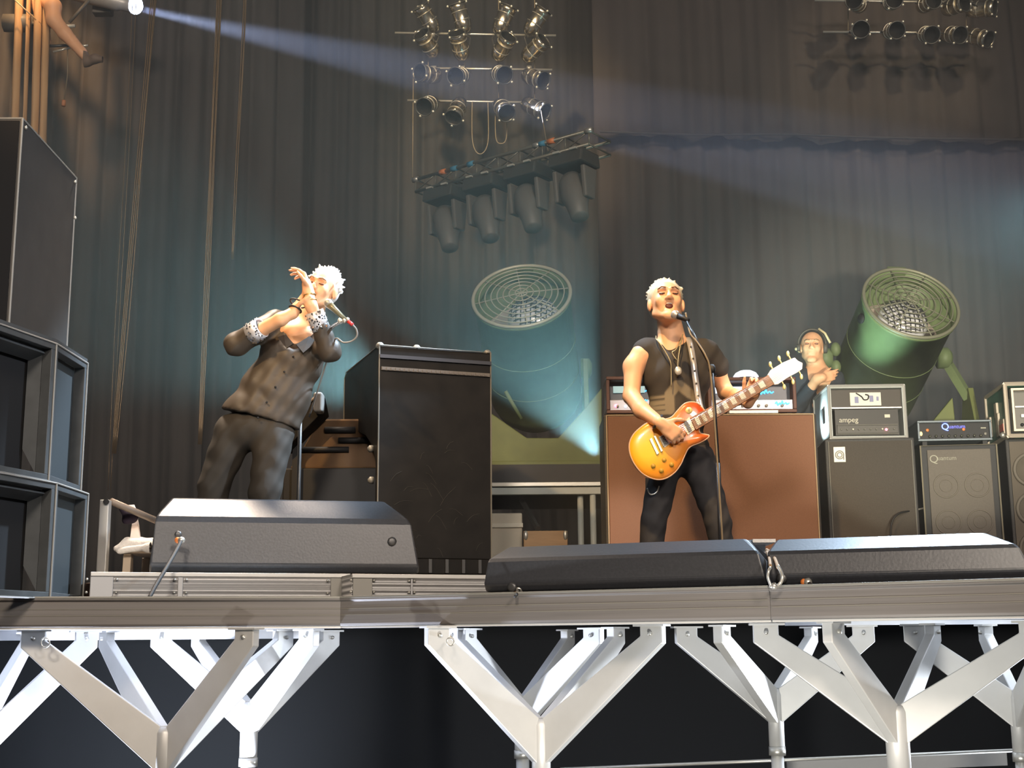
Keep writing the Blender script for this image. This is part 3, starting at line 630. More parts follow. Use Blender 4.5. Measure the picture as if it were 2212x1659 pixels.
# dolly
t = thing('wheeled_dolly', 'low black dolly with brackets under the black case', 'dolly', (A.x, A.y, DZ))
bm = N(); box(bm, (-0.04, -0.03, zbc-0.085), (LW+0.03, 0.7, zbc-0.002), M); obj('deck', bm, M_BLKCASE, t, bevel=0.004)
for i in range(6):
    x = LW*(0.28+0.145*i); bm = N(); box(bm, (x, -0.045, zbc-0.08), (x+0.018, -0.03, zbc-0.005), M); obj('bracket', bm, M_DSTEEL, t)
for sx in (0.05, LW-0.08):
    for sy in (0.06, 0.6):
        bm = N(); c = M @ Vector((sx, sy, DZ+0.05)); lathe(bm, [(0.05, -0.02), (0.05, 0.02)], c, d, 20); obj('wheel', bm, M_BLACK, t, True)
        bm = N(); box(bm, (sx-0.03, sy-0.02, DZ+0.05), (sx+0.03, sy+0.02, zbc-0.08), M); obj('caster_fork', bm, M_DSTEEL, t)
# slanted board and slatted box
Yb = 7.75
t = thing('slatted_wooden_box', 'brown wooden box with dark slots, seen left of the black case', 'wooden box', P(715, 1300, Yb))
pts = [P(*q, Yb) for q in ((626, 1012), (690, 905), (800, 905), (830, 1012))]
zb = DZ
M_WD = wave_mat('orange brown wood', (0.16, 0.085, 0.035), (0.20, 0.11, 0.045), 3, 'X', 0.6)
bm = N(); f1 = [bm.verts.new(p) for p in pts]; f2 = [bm.verts.new(p+Vector((0.08, 0.45, 0))) for p in pts]; bm.faces.new(f1); bm.faces.new(f2[::-1])
for i in range(4): bm.faces.new((f1[i], f2[i], f2[(i+1) % 4], f1[(i+1) % 4]))
obj('upper_body', bm, M_WD, t, bevel=0.01)
bm = N(); a = P(612, 1012, Yb); b = P(834, 1012, Yb); box(bm, (a.x, Yb-0.02, DZ), (b.x, Yb+0.5, a.z)); obj('lower_body', bm, M_BLACK, t, bevel=0.01)
for (x0, x1, y0, y1) in ((694, 775, 921, 936), (724, 802, 944, 958), (640, 760, 964, 978)):
    a = P(x0, y1, Yb-0.012); b = P(x1, y0, Yb-0.012); r0 = (b.z-a.z)/2; bm = N(); tube(bm, [Vector((a.x+r0, Yb-0.004, a.z+r0)), Vector((b.x-r0, Yb-0.004, a.z+r0))], r0, 10)
    obj('slot', bm, M_BLACK, t, True)
t = thing('slanted_lid', 'dark slanted lid with a pale edge, between the singer and the black case', 'lid', P(650, 920, 7.6))
pts = [P(608, 930, 7.6), P(686, 852, 7.6), P(694, 893, 7.6), P(612, 975, 7.6)]
bm = N(); f1 = [bm.verts.new(p) for p in pts]; f2 = [bm.verts.new(p+Vector((0.03, 0.12, 0))) for p in pts]; bm.faces.new(f1); bm.faces.new(f2[::-1])
for i in range(4): bm.faces.new((f1[i], f2[i], f2[(i+1) % 4], f1[(i+1) % 4]))
obj('board', bm, M_BLKCASE, t, bevel=0.004)
bm = N(); tube(bm, [pts[0]-Vector((0, 0.004, 0)), pts[1]-Vector((0, 0.004, 0))], 0.006, 6); obj('pale_edge', bm, mat('pale edge', (0.42, 0.34, 0.28), 0.5), t)
bm = N(); a = P(679, 892, 7.55); b = P(699, 850, 7.55); box(bm, (a.x, 7.5, a.z), (b.x, 7.6, b.z)); obj('end_block', bm, M_GREY, t, bevel=0.012, seg=3)
bm = N(); a = P(640, 940, 7.68); box(bm, (a.x-0.02, 7.68, DZ), (a.x+0.02, 7.72, a.z)); obj('stand_leg', bm, M_BLACK, t)

# ================================================================== AMPLIFIERS AND CABINETS
def front_box(pxl, pyl, pxr, pyr, Yl, D, zb, topdown=0.0):
    A = P(pxl, pyl, Yl); zt = A.z; B = PZ(pxr, pyr, zt); d = Vector((B.x-A.x, B.y-A.y, 0)); L = d.length
    if abs(d.y) > 0.14*L: d = Vector((d.x, math.copysign(0.14*L, d.y), 0)); 
    # keep the right edge on its picture column
    s = (pxr-IW/2)/F; d.normalize(); nv = Vector((-d.y, d.x, 0))
    L = (B.x-A.x)/d.x
    M = Matrix.Translation((A.x, A.y, zb)) @ Matrix((d, nv, Vector((0, 0, 1)))).transposed().to_4x4()
    return M, L, zt-zb
M_TOLEX = mat('dark tolex', (0.040, 0.038, 0.036), 0.65, nscale=80, namt=0.4, bump=0.2)
M_BROWN = mat('brown grille cloth', (0.165, 0.080, 0.048), 0.85, nscale=220, namt=0.25)
# big brown one
M, L, H = front_box(1308, 895, 1757, 892, 8.1, 0.42, DZ)
brown = thing('guitar_cabinet', 'very wide guitar cabinet with brown grille cloth behind the guitarist', 'guitar cabinet', M.translation)
bm = N(); box(bm, (-0.012, 0.012, 0), (L+0.02, 0.42, H), M); obj('cabinet', bm, M_TOLEX, brown, bevel=0.012)
bm = N(); box(bm, (0.012, 0.0, 0.03), (L-0.004, 0.02, H-0.012), M); obj('grille_cloth', bm, M_BROWN, brown, bevel=0.004)
bm = N()
for a_, b_ in (((0.006, 0.002, 0.02), (0.006, 0.002, H-0.006)), ((0.006, 0.002, H-0.006), (L, 0.002, H-0.006)), ((L, 0.002, H-0.006), (L, 0.002, 0.02))): tube(bm, [M @ Vector(a_), M @ Vector(b_)], 0.004, 6)
obj('piping', bm, mat('pale brown piping', (0.38, 0.28, 0.18), 0.6), brown)
ZBR = DZ+H
# guitar heads with blue lights
M_BLUEL = mat('blue lit lettering', (0.05, 0.2, 0.5), 0.4, emit=(0.06, 0.45, 1.0), es=2.2)
M_LED = mat('pale led', (0.6, 0.7, 0.9), 0.4, emit=(0.75, 0.85, 1.0), es=2.0)
M_PINK = mat('red led', (0.8, 0.3, 0.3), 0.4, emit=(1.0, 0.12, 0.2), es=5.0)
M_PANEL = mat('silver control panel', (0.30, 0.30, 0.33), 0.35, 0.6)
M_REDTOL = mat('dark red brown tolex', (0.10, 0.045, 0.035), 0.6)
def guitar_head(label, pxl, pxr, pyt, Y, letters):
    a = P(pxl, pyt, Y); b = P(pxr, pyt, Y); z0 = ZBR+0.022; zt = a.z; W = b.x-a.x; h = zt-z0
    M = Matrix.Translation((a.x, Y, z0)); t = thing('amplifier_head', label, 'amplifier', (a.x, Y, z0))
    bm = N(); frame_panel(bm, M, W, h, 0.022, 0.25); obj('shell', bm, M_REDTOL, t, bevel=0.006)
    bm = N(); box(bm, (0.02, 0.10, 0.02), (W-0.02, 0.24, h-0.02), M); obj('interior_panel', bm, mat('dark chassis', (0.03, 0.035, 0.05), 0.3), t)
    bm = N(); box(bm, (0.022, 0.02, 0.022), (W-0.022, 0.10, h*0.38), M); obj('control_panel', bm, M_PANEL, t, bevel=0.003)
    for i in range(9):
        x = 0.07+i*(W-0.16)/8; bm = N(); lathe(bm, [(0.009, 0), (0.008, 0.016)], M @ Vector((x, 0.02, h*0.2)), (0, -1, 0), 12); obj('knob', bm, M_LED if i % 3 == 1 else M_GREY, t, True)
    for x, z, s, rz in letters:
        pts = [M @ Vector((x+s*u, 0.015 if z < 0.4 else 0.095, h*z+s*0.35*v)) for u, v in ((0, 0), (0.12, 0.5), (0.2, -0.2), (0.32, 0.3), (0.42, -0.1), (0.5, 0.7), (0.6, 0), (0.75, 0.3), (0.85, 0), (1, 0.25))]
        bm = N(); tube(bm, bez(pts, 3), s*0.05, 6); obj('lettering', bm, M_BLUEL, t, True)
    bm = N(); lathe(bm, [(0.012, 0), (0.010, 0.012)], M @ Vector((0.06, 0.02, h*0.22)), (0, -1, 0), 12); obj('pilot_light', bm, M_PINK if letters[0][0] < W*0.8 and pxl < 1400 else M_LED, t, True)
    bm = N(); box(bm, (0.05, 0.085, h*0.62), (W*0.45, 0.097, h*0.80), M); obj('lit_strip', bm, M_LED if pxl > 1400 else mat('pale teal strip', (0.35, 0.5, 0.5), 0.4, emit=(0.4, 0.7, 0.7), es=0.35), t)
    for sx in (0.03, W-0.06):
        bm = N(); box(bm, (sx, 0.02, -0.022), (sx+0.03, 0.2, 0), M); obj('foot', bm, M_BLACK, t)
    return t, M, W, h
guitar_head('left amplifier head with blue lettering on the brown cabinet, partly behind the guitarist', 1309, 1500, 813, 8.2, [(0.21, 0.66, 0.07, 0), (0.20, 0.35, 0.06, 0)])
t, M, W, h = guitar_head('right amplifier head with blue lettering on the brown cabinet, under the guitar neck', 1528, 1719, 815, 8.2, [(0.33, 0.62, 0.10, 0), (0.42, 0.24, 0.09, 0)])
bm = N(); a = P(1575, 886, 8.12); b = P(1680, 886, 8.12); box(bm, (a.x, 8.11, ZBR+0.003), (b.x, 8.22, ZBR+0.020)); tag(obj('pale_tray', bm, M_ALU), 'thin pale tray under the right amplifier head', 'tray')
t = thing('domed_lamp', 'shiny white dome standing on the right amplifier head', 'lamp', P(1611, 812, 8.3))
c = P(1611, 813, 8.32); bm = N(); lathe(bm, [(0.082, -0.012), (0.080, 0.0), (0.066, 0.020), (0.04, 0.034), (0.0, 0.040)], (c.x, 8.32, c.z), (0, 0, 1), 28); obj('dome', bm, mat('white dome', (0.85, 0.9, 1.0), 0.2, emit=(0.8, 0.88, 1.0), es=0.9), t, True)
bm = N(); lathe(bm, [(0.07, -0.03), (0.06, -0.012)], (c.x, 8.32, c.z), (0, 0, 1), 24); obj('base', bm, M_DSTEEL, t, True)
# bass cabinet with badge
M, L, H = front_box(1782, 948, 1975, 944, 8.6, 0.42, DZ)
t = thing('bass_cabinet', 'tall dark bass cabinet with a square white badge, right of the brown one', 'bass cabinet', M.translation)
bm = N(); box(bm, (0, 0.01, 0), (L, 0.42, H), M); obj('cabinet', bm, M_TOLEX, t, bevel=0.008)
M_GC = mat('dark grille cloth', (0.060, 0.050, 0.040), 0.85, nscale=150, namt=0.3)
bm = N(); box(bm, (0.018, 0.0, 0.02), (L-0.018, 0.012, H-0.02), M); obj('grille_cloth', bm, M_GC, t)
bm = N(); box(bm, (0.05, -0.006, H-0.155), (0.125, 0.0, H-0.055), M); bd = obj('badge', bm, mat('cream badge', (0.8, 0.76, 0.66), 0.4), t, bevel=0.002)
bm = N(); c = M @ Vector((0.0875, -0.008, H-0.108)); dn = M.to_3x3() @ Vector((0, -1, 0))
for R in (0.026, 0.015): ringt(bm, c, dn, R, 0.0035, 28)
tube(bm, [M @ Vector((0.112, -0.008, H-0.10)), M @ Vector((0.112, -0.008, H-0.14))], 0.0035, 6); obj('emblem', bm, mat('grey print', (0.25, 0.24, 0.22), 0.5), bd)
bm = N()
for u in (0.02, L-0.02): tube(bm, [M @ Vector((u, -0.002, 0.02)), M @ Vector((u, -0.002, H-0.02))], 0.003, 6)
obj('piping', bm, M_EDGE, t)
ZB1 = DZ+H
# rack case with amplifier in it
M_CASE = mat('silver flight case', (0.55, 0.54, 0.50), 0.4, 0.5); M_CASEP = mat('pale case panel', (0.42, 0.44, 0.42), 0.5)
M, L, H = front_box(1789, 834, 1952, 832, 8.62, 0.50, ZB1+0.004)
t = thing('rack_case', 'open silver flight case holding a bass amplifier, on the badge cabinet', 'rack case', M.translation)
bm = N(); frame_panel(bm, M, L, H, 0.016, 0.48); obj('shell', bm, M_CASEP, t, bevel=0.003)
bm = N()
for a_, b_ in (((0, 0, 0), (L, 0, 0)), ((L, 0, 0), (L, 0, H)), ((L, 0, H), (0, 0, H)), ((0, 0, H), (0, 0, 0)), ((0, 0, H), (0, 0.48, H)), ((0, 0, 0), (0, 0.48, 0)), ((0, 0.48, 0), (0, 0.48, H)), ((L, 0, H), (L, 0.48, H))): tube(bm, [M @ Vector(a_), M @ Vector(b_)], 0.0095, 6)
obj('edge_extrusion', bm, M_CASE, t)
bm = N(); box(bm, (0.012, 0.35, 0.012), (L-0.012, 0.37, H-0.012), M); obj('back_panel', bm, M_BLACK, t)
bm = N(); box(bm, (0.016, 0.03, H*0.60), (L-0.016, 0.3, H*0.94), M); obj('blank_panel', bm, mat('brown black panel', (0.06, 0.05, 0.04), 0.6), t)
bm = N(); box(bm, (0.016, 0.018, H*0.575), (L-0.016, 0.1, H*0.60), M); obj('shelf_strip', bm, M_CASE, t)
c0, c1 = L*0.29, L*0.70
bm = N(); box(bm, (c0, 0.022, H*0.63), (c1, 0.03, H*0.88), M); lb = obj('paper_sign', bm, mat('paper', (0.75, 0.71, 0.6), 0.8), t)
bm = N(); box(bm, (c0+0.03, 0.020, H*0.68), (c0+0.055, 0.023, H*0.80), M); box(bm, (c1-0.075, 0.020, H*0.70), (c1-0.05, 0.023, H*0.82), M); box(bm, (c1-0.03, 0.020, H*0.72), (c1-0.015, 0.023, H*0.80), M); obj('print_blocks', bm, mat('grey violet print', (0.25, 0.25, 0.38), 0.7), lb)
bm = N(); tube(bm, bez([M @ Vector((c0+0.04, 0.021, H*0.87)), M @ Vector((c0+0.075, 0.018, H*0.80)), M @ Vector((c0+0.09, 0.018, H*0.74)), M @ Vector((c0+0.115, 0.018, H*0.75)), M @ Vector((c0+0.12, 0.018, H*0.82)), M @ Vector((c0+0.10, 0.018, H*0.84))], 4), 0.0045, 6); obj('printed_squiggle', bm, M_BLACK, lb, True)
bm = N(); box(bm, (0.04, 0.03, H*0.07), (L-0.04, 0.3, H*0.56), M); am = obj('amplifier', bm, mat('amp black', (0.035, 0.032, 0.028), 0.5), t)
bm = N(); box(bm, (0.05, 0.022, H*0.11), (L-0.05, 0.03, H*0.25), M); obj('control_strip', bm, mat('dark strip', (0.07, 0.065, 0.055), 0.5), am)
bm = N()
for zz in (0.095, 0.265): tube(bm, [M @ Vector((0.05, 0.02, H*zz)), M @ Vector((L-0.05, 0.02, H*zz))], 0.0025, 6)
obj('trim_line', bm, M_EDGE, am)
for i in range(10):
    bm = N(); lathe(bm, [(0.006, 0), (0.005, 0.01)], M @ Vector((0.075+i*(L-0.15)/9, 0.022, H*0.18)), dn, 10); obj('knob', bm, M_EDGE if i not in (2, 7) else mat('cream knob', (0.8, 0.75, 0.6), 0.5), am, True)
bm = N(); lathe(bm, [(0.009, 0), (0.007, 0.01)], M @ Vector((L*0.745, 0.02, H*0.17)), dn, 10); obj('pilot_light', bm, M_PINK, am, True)
Mt = M @ Matrix.Translation((0.065, 0.028, H*0.32)) @ Matrix.Rotation(math.pi/2, 4, 'X'); text('lettering', 'ampeg', 0.048, Mt, mat('cream letters', (0.6, 0.56, 0.45), 0.6), am, 0.002)
bm = N(); box(bm, (L-0.13, 0.026, H*0.40), (L-0.095, 0.03, H*0.46), M); obj('small_plate', bm, mat('cream letters', (0.6, 0.56, 0.45), 0.6), am)
bm = N(); ball(bm, M @ Vector((L+0.01, 0.05, H*0.52)), 0.012, (1, 1, 1.5)); obj('latch', bm, M_STEEL, t, True)
bm = N(); box(bm, (-0.014, 0.16, H*0.35), (-0.008, 0.22, H*0.65), M); obj('handle_cutout', bm, M_BLACK, t, bevel=0.004)
# silver/grey bass cabinet with Q lettering
M, L, H = front_box(1990, 966, 2152, 961, 8.75, 0.42, DZ)
t = thing('bass_cabinet', 'grey bass cabinet with four round speakers and lettering at its upper left', 'bass cabinet', M.translation)
bm = N(); box(bm, (-0.01, 0.012, 0), (L+0.01, 0.42, H+0.012), M); obj('cabinet', bm, M_BLACK, t, bevel=0.004)
M_GR = mat('grey speaker grille', (0.125, 0.108, 0.088), 0.7, nscale=120, namt=0.2)
bm = N(); box(bm, (0.035, 0.0, 0.02), (L-0.035, 0.014, H-0.02), M); gr = obj('grille', bm, M_GR, t, bevel=0.003)
dn = M.to_3x3() @ Vector((0, -1, 0))
for u in (0.30, 0.72):
    for zz in (H-0.26, H-0.50, H-0.74, H-0.98):
        bm = N(); c = M @ Vector((L*u, -0.001, zz)); ringt(bm, c, dn, 0.078, 0.0045, 32); ringt(bm, c, dn, 0.04, 0.003, 24); obj('speaker_ring', bm, mat('paler ring', (0.17, 0.15, 0.12), 0.7), t, True)
bm = N(); tube(bm, [M @ Vector((-0.006, 0, 0)), M @ Vector((-0.006, 0, H+0.008)), M @ Vector((L+0.006, 0, H+0.008)), M @ Vector((L+0.006, 0, 0))], 0.006, 6); obj('edge_trim', bm, mat('worn bronze edge', (0.28, 0.25, 0.18), 0.5, 0.3), t)
R90 = Matrix.Rotation(math.pi/2, 4, 'X'); M_LET = mat('grey letters', (0.34, 0.33, 0.26), 0.6)
text('lettering', 'Q', 0.072, M @ Matrix.Translation((0.045, -0.002, H-0.105)) @ R90, M_LET, t, 0.002)
text('lettering', 'uantum', 0.040, M @ Matrix.Translation((0.098, -0.002, H-0.090)) @ R90, M_LET, t, 0.002)
bm = N(); tube(bm, [P(1972, 1103, 8.62), P(1994, 1098, 8.70)], 0.006, 8); tag(obj('jack_plug', bm, M_STEEL, None, True), 'silver jack plug sticking out beside the grey lettered cabinet', 'plug')
bm = N(); tube(bm, bez([P(1975, 1103, 8.58), P(1945, 1108, 8.52), P(1928, 1125, 8.5), P(1924, 1165, 8.5), P(1930, 1290, 8.5)], 6), 0.006, 6); tag(obj('speaker_cable', bm, M_BLACK, None, True), 'black cable hanging in a loop before the badge cabinet', 'cable')
ZB2 = DZ+H+0.012
M, L, H = front_box(1981, 909, 2141, 906, 8.76, 0.40, ZB2+0.03)
t = thing('amplifier_head', 'bass amplifier head with blue glowing name, on the grey lettered cabinet', 'amplifier', M.translation)
bm = N(); frame_panel(bm, M, L, H, 0.014, 0.40); box(bm, (0.01, 0.06, 0.01), (L-0.01, 0.08, H-0.01), M); obj('shell', bm, mat('blue grey metal', (0.16, 0.19, 0.21), 0.45, 0.4), t, bevel=0.003)
bm = N(); box(bm, (0.014, 0.02, 0.014), (L-0.014, 0.07, H-0.014), M); obj('front_panel', bm, M_BLACK, t)
text('lettering', 'Q', 0.062, M @ Matrix.Translation((L*0.33, 0.017, H*0.56)) @ R90, mat('blue neon', (0.1, 0.15, 0.9), 0.4, emit=(0.10, 0.16, 1.0), es=4.5), t, 0.002)
text('lettering', 'uantum', 0.036, M @ Matrix.Translation((L*0.33+0.047, 0.017, H*0.62)) @ R90, mat('dim blue neon', (0.1, 0.1, 0.6), 0.4, emit=(0.12, 0.13, 0.7), es=1.2), t, 0.002)
for i in range(9):
    bm = N(); lathe(bm, [(0.010, 0), (0.009, 0.014)], M @ Vector((0.08+i*(L-0.15)/8, 0.02, H*0.24)), dn, 12); obj('knob', bm, mat('dark bronze knob', (0.10, 0.10, 0.08), 0.3, 0.5), t, True)
for u, z_, m_ in ((0.14, 0.55, M_OR), (0.63, 0.56, M_OR), (0.05, 0.38, mat('amber light', (0.8, 0.6, 0.3), 0.4, emit=(1, 0.65, 0.3), es=0.8)), (0.92, 0.33, M_EDGE)):
    bm = N(); ball(bm, M @ Vector((L*u, 0.018, H*z_)), 0.011, (1, 0.5, 1.4 if u == 0.05 else 1)); obj('indicator', bm, m_, t, True)
bm = N(); box(bm, (L*0.86, 0.015, H*0.58), (L*0.93, 0.021, H*0.64), M); obj('small_plate', bm, M_LET, t)
for sx in (0.03, L-0.06):
    bm = N(); box(bm, (sx, 0.02, -0.03), (sx+0.03, 0.3, 0), M); obj('foot', bm, M_BLACK, t)
# speaker cabinet and case at the right edge
M, L, H = front_box(2172, 948, 2330, 943, 8.8, 0.42, DZ)
t = thing('bass_cabinet', 'dark bass cabinet with large round speakers, cut off by the right picture edge', 'bass cabinet', M.translation)
bm = N(); box(bm, (0, 0.01, 0), (L, 0.42, H), M); obj('cabinet', bm, M_TOLEX, t, bevel=0.006)
bm = N(); box(bm, (0.02, 0.0, 0.02), (L-0.02, 0.012, H-0.02), M); obj('baffle', bm, mat('brown baffle', (0.11, 0.09, 0.065), 0.7), t)
for zz in (H-0.21, H-0.47, H-0.73, H-0.99):
    for u in (0.145, 0.37):
        c = M @ Vector((u, -0.002, zz)); bm = N(); lathe(bm, [(0.115, 0), (0.115, 0.012), (0.10, 0.014), (0.09, 0.004), (0.05, -0.02), (0.03, -0.01), (0.0, 0.0)], c+dn*-0.002, dn, 32); obj('speaker_cone', bm, mat('speaker cone', (0.15, 0.13, 0.10), 0.6), t, True)
        bm = N(); ringt(bm, c, dn, 0.098, 0.008, 36); obj('speaker_surround', bm, M_BLACK, t, True)
ZB3 = DZ+H
M, L, H = front_box(2170, 830, 2330, 826, 8.75, 0.52, ZB3+0.012)
t = thing('rack_case', 'silver edged flight case with green side, at the right picture edge', 'rack case', M.translation)
bm = N(); frame_panel(bm, M, L, H, 0.014, 0.50); obj('shell', bm, mat('green case side', (0.08, 0.24, 0.17), 0.5), t)
bm = N()
for a_, b_ in (((0, 0, 0), (L, 0, 0)), ((L, 0, H), (0, 0, H)), ((0, 0, H), (0, 0, 0)), ((0, 0, H), (0, 0.5, H)), ((0, 0, 0), (0, 0.5, 0)), ((0, 0.5, 0), (0, 0.5, H))): tube(bm, [M @ Vector(a_), M @ Vector(b_)], 0.015, 6)
obj('edge_extrusion', bm, mat('warm silver edge', (0.60, 0.52, 0.42), 0.45, 0.4), t)
for yy, zz, sx, sz in ((0.20, 0.30, 0.03, 0.16), (0.22, 0.60, 0.03, 0.10), (0.09, 0.18, 0.05, 0.12), (0.42, 0.35, 0.04, 0.14)):
    bm = N(); box(bm, (-0.018, yy-sx, H*zz-sz/2), (0.0, yy+sx, H*zz+sz/2), M); obj('catch_plate', bm, mat('warm silver edge', (0.60, 0.52, 0.42), 0.45, 0.4), t, bevel=0.004)
bm = N(); box(bm, (-0.021, 0.04, H*0.12), (-0.017, 0.13, H*0.26), M); obj('red_sticker', bm, mat('red pink sticker', (0.7, 0.2, 0.16), 0.6), t)
bm = N(); frame_panel(bm, M @ Matrix.Translation((0.035, -0.01, 0.03)), L-0.07, H-0.06, 0.014, 0.05); obj('inner_frame', bm, mat('warm silver edge', (0.60, 0.52, 0.42), 0.45, 0.4), t)
bm = N(); box(bm, (0.05, 0.03, 0.045), (L-0.05, 0.06, H-0.045), M); obj('front_panel', bm, mat('grey front', (0.17, 0.16, 0.14), 0.5), t)
bm = N(); box(bm, (0.06, 0.015, H*0.55), (L-0.06, 0.03, H*0.58), M); box(bm, (0.095, 0.015, H*0.36), (L-0.06, 0.03, H*0.42), M); obj('panel_strip', bm, M_CASE, t)
for i in range(4):
    bm = N(); lathe(bm, [(0.012, 0), (0.01, 0.015)], M @ Vector((0.10+i*0.05, 0.03, H*0.22)), dn, 12); obj('knob', bm, M_BLACK, t, True)
for sx in (0.02, L-0.05):
    bm = N(); box(bm, (sx, 0.02, -0.012), (sx+0.03, 0.35, 0), M); obj('foot', bm, M_BLACK, t)
bm = N(); ball(bm, P(2166, 940, 8.8), 0.02); tag(obj('corner_ball', bm, M_STEEL, None, True), 'shiny metal corner ball below the green flight case', 'fitting')

# ================================================================== PLATFORM WITH SEARCHLIGHTS
Yp = 9.15; zt = P(1170, 1003, Yp).z; zm = P(1170, 1041, Yp).z
x0 = P(960, 1000, Yp).x; x1 = P(1560, 1000, Yp).x
t = thing('platform', 'raised rolling platform with silver edge under the left searchlight', 'platform', (0.3, Yp, DZ))
bm = N(); box(bm, (x0, Yp, zm), (x1, Yp+1.9, zt)); obj('deck', bm, M_DECK, t)
bm = N(); box(bm, (x0, Yp-0.02, P(1170, 1051, Yp).z), (x1, Yp+0.03, P(1170, 1042, Yp).z)); obj('upper_rail', bm, M_STEEL, t, bevel=0.003)
bm = N(); box(bm, (x0, Yp-0.03, P(1170, 1069, Yp).z), (x1, Yp+0.03, P(1170, 1054, Yp).z)); obj('lower_rail', bm, mat('pale rail', (0.5, 0.53, 0.5), 0.5), t, bevel=0.003)
for px, Y in ((1254, Yp+0.03), (1281, Yp+0.0), (990, Yp+0.03), (1500, Yp+0.03), (990, Yp+1.8), (1400, Yp+1.8)):
    bm = N(); a = P(px, 1100, Y); tube(bm, [(a.x, Y, DZ), (a.x, Y, P(1170, 1066, Yp).z)], 0.021, 12); obj('leg', bm, mat('pale rail', (0.5, 0.53, 0.5), 0.5), t, True)
ZP = zt
t = thing('platform', 'dark platform carrying the right searchlight, hidden behind the bass amplifiers', 'platform', (2.8, 9.5, DZ))
q0 = P(1795, 1000, 9.4).x; bm = N(); box(bm, (q0, 9.36, zt-0.12), (q0+1.75, Yp+1.9, zt)); obj('deck', bm, M_DECK, t)
for xx in (q0+0.05, q0+1.7):
    for yy in (9.4, Yp+1.85):
        bm = N(); tube(bm, [(xx, yy, DZ), (xx, yy, zt-0.12)], 0.021, 12); obj('leg', bm, M_DSTEEL, t, True)
# things under the platform
a = P(1056, 1170, 8.9); b = P(1128, 1108, 8.9); t = thing('white_box', 'pale plastic crate under the platform edge, right of the black case', 'crate', (a.x, 8.9, DZ))
bm = N(); box(bm, (a.x, 8.9, DZ), (b.x, 9.12, b.z)); obj('crate', bm, mat('pale crate', (0.55, 0.50, 0.40), 0.5), t, bevel=0.01)
bm = N(); zz = P(1090, 1140, 8.9).z; box(bm, (a.x, 8.885, zz), (b.x+0.005, 8.9, zz+0.03)); obj('rim', bm, mat('pale crate rim', (0.7, 0.66, 0.55), 0.5), t, bevel=0.004)
a = P(1131, 1170, 8.8); b = P(1226, 1146, 8.8); t = thing('wooden_crate', 'low brown wooden box with metal corners under the platform', 'wooden box', (a.x, 8.8, DZ))
bm = N(); box(bm, (a.x, 8.8, DZ), (b.x, 9.1, b.z)); obj('box', bm, mat('tan wood', (0.42, 0.25, 0.12), 0.6, nscale=6, stretch=(1, 1, 8)), t, bevel=0.006)
for xx in (a.x+0.015, b.x-0.015):
    bm = N(); ball(bm, (xx, 8.8, b.z-0.03), 0.02, (0.8, 0.6, 1.6)); obj('metal_corner', bm, M_STEEL, t, True)
bm = N(); tube(bm, [P(1128, 1082, 9.3), P(1162, 1142, 8.95)], 0.02, 6); tag(obj('dark_strut', bm, M_DSTEEL), 'dark slanted strut leaning between the crate and the wooden box', 'strut')

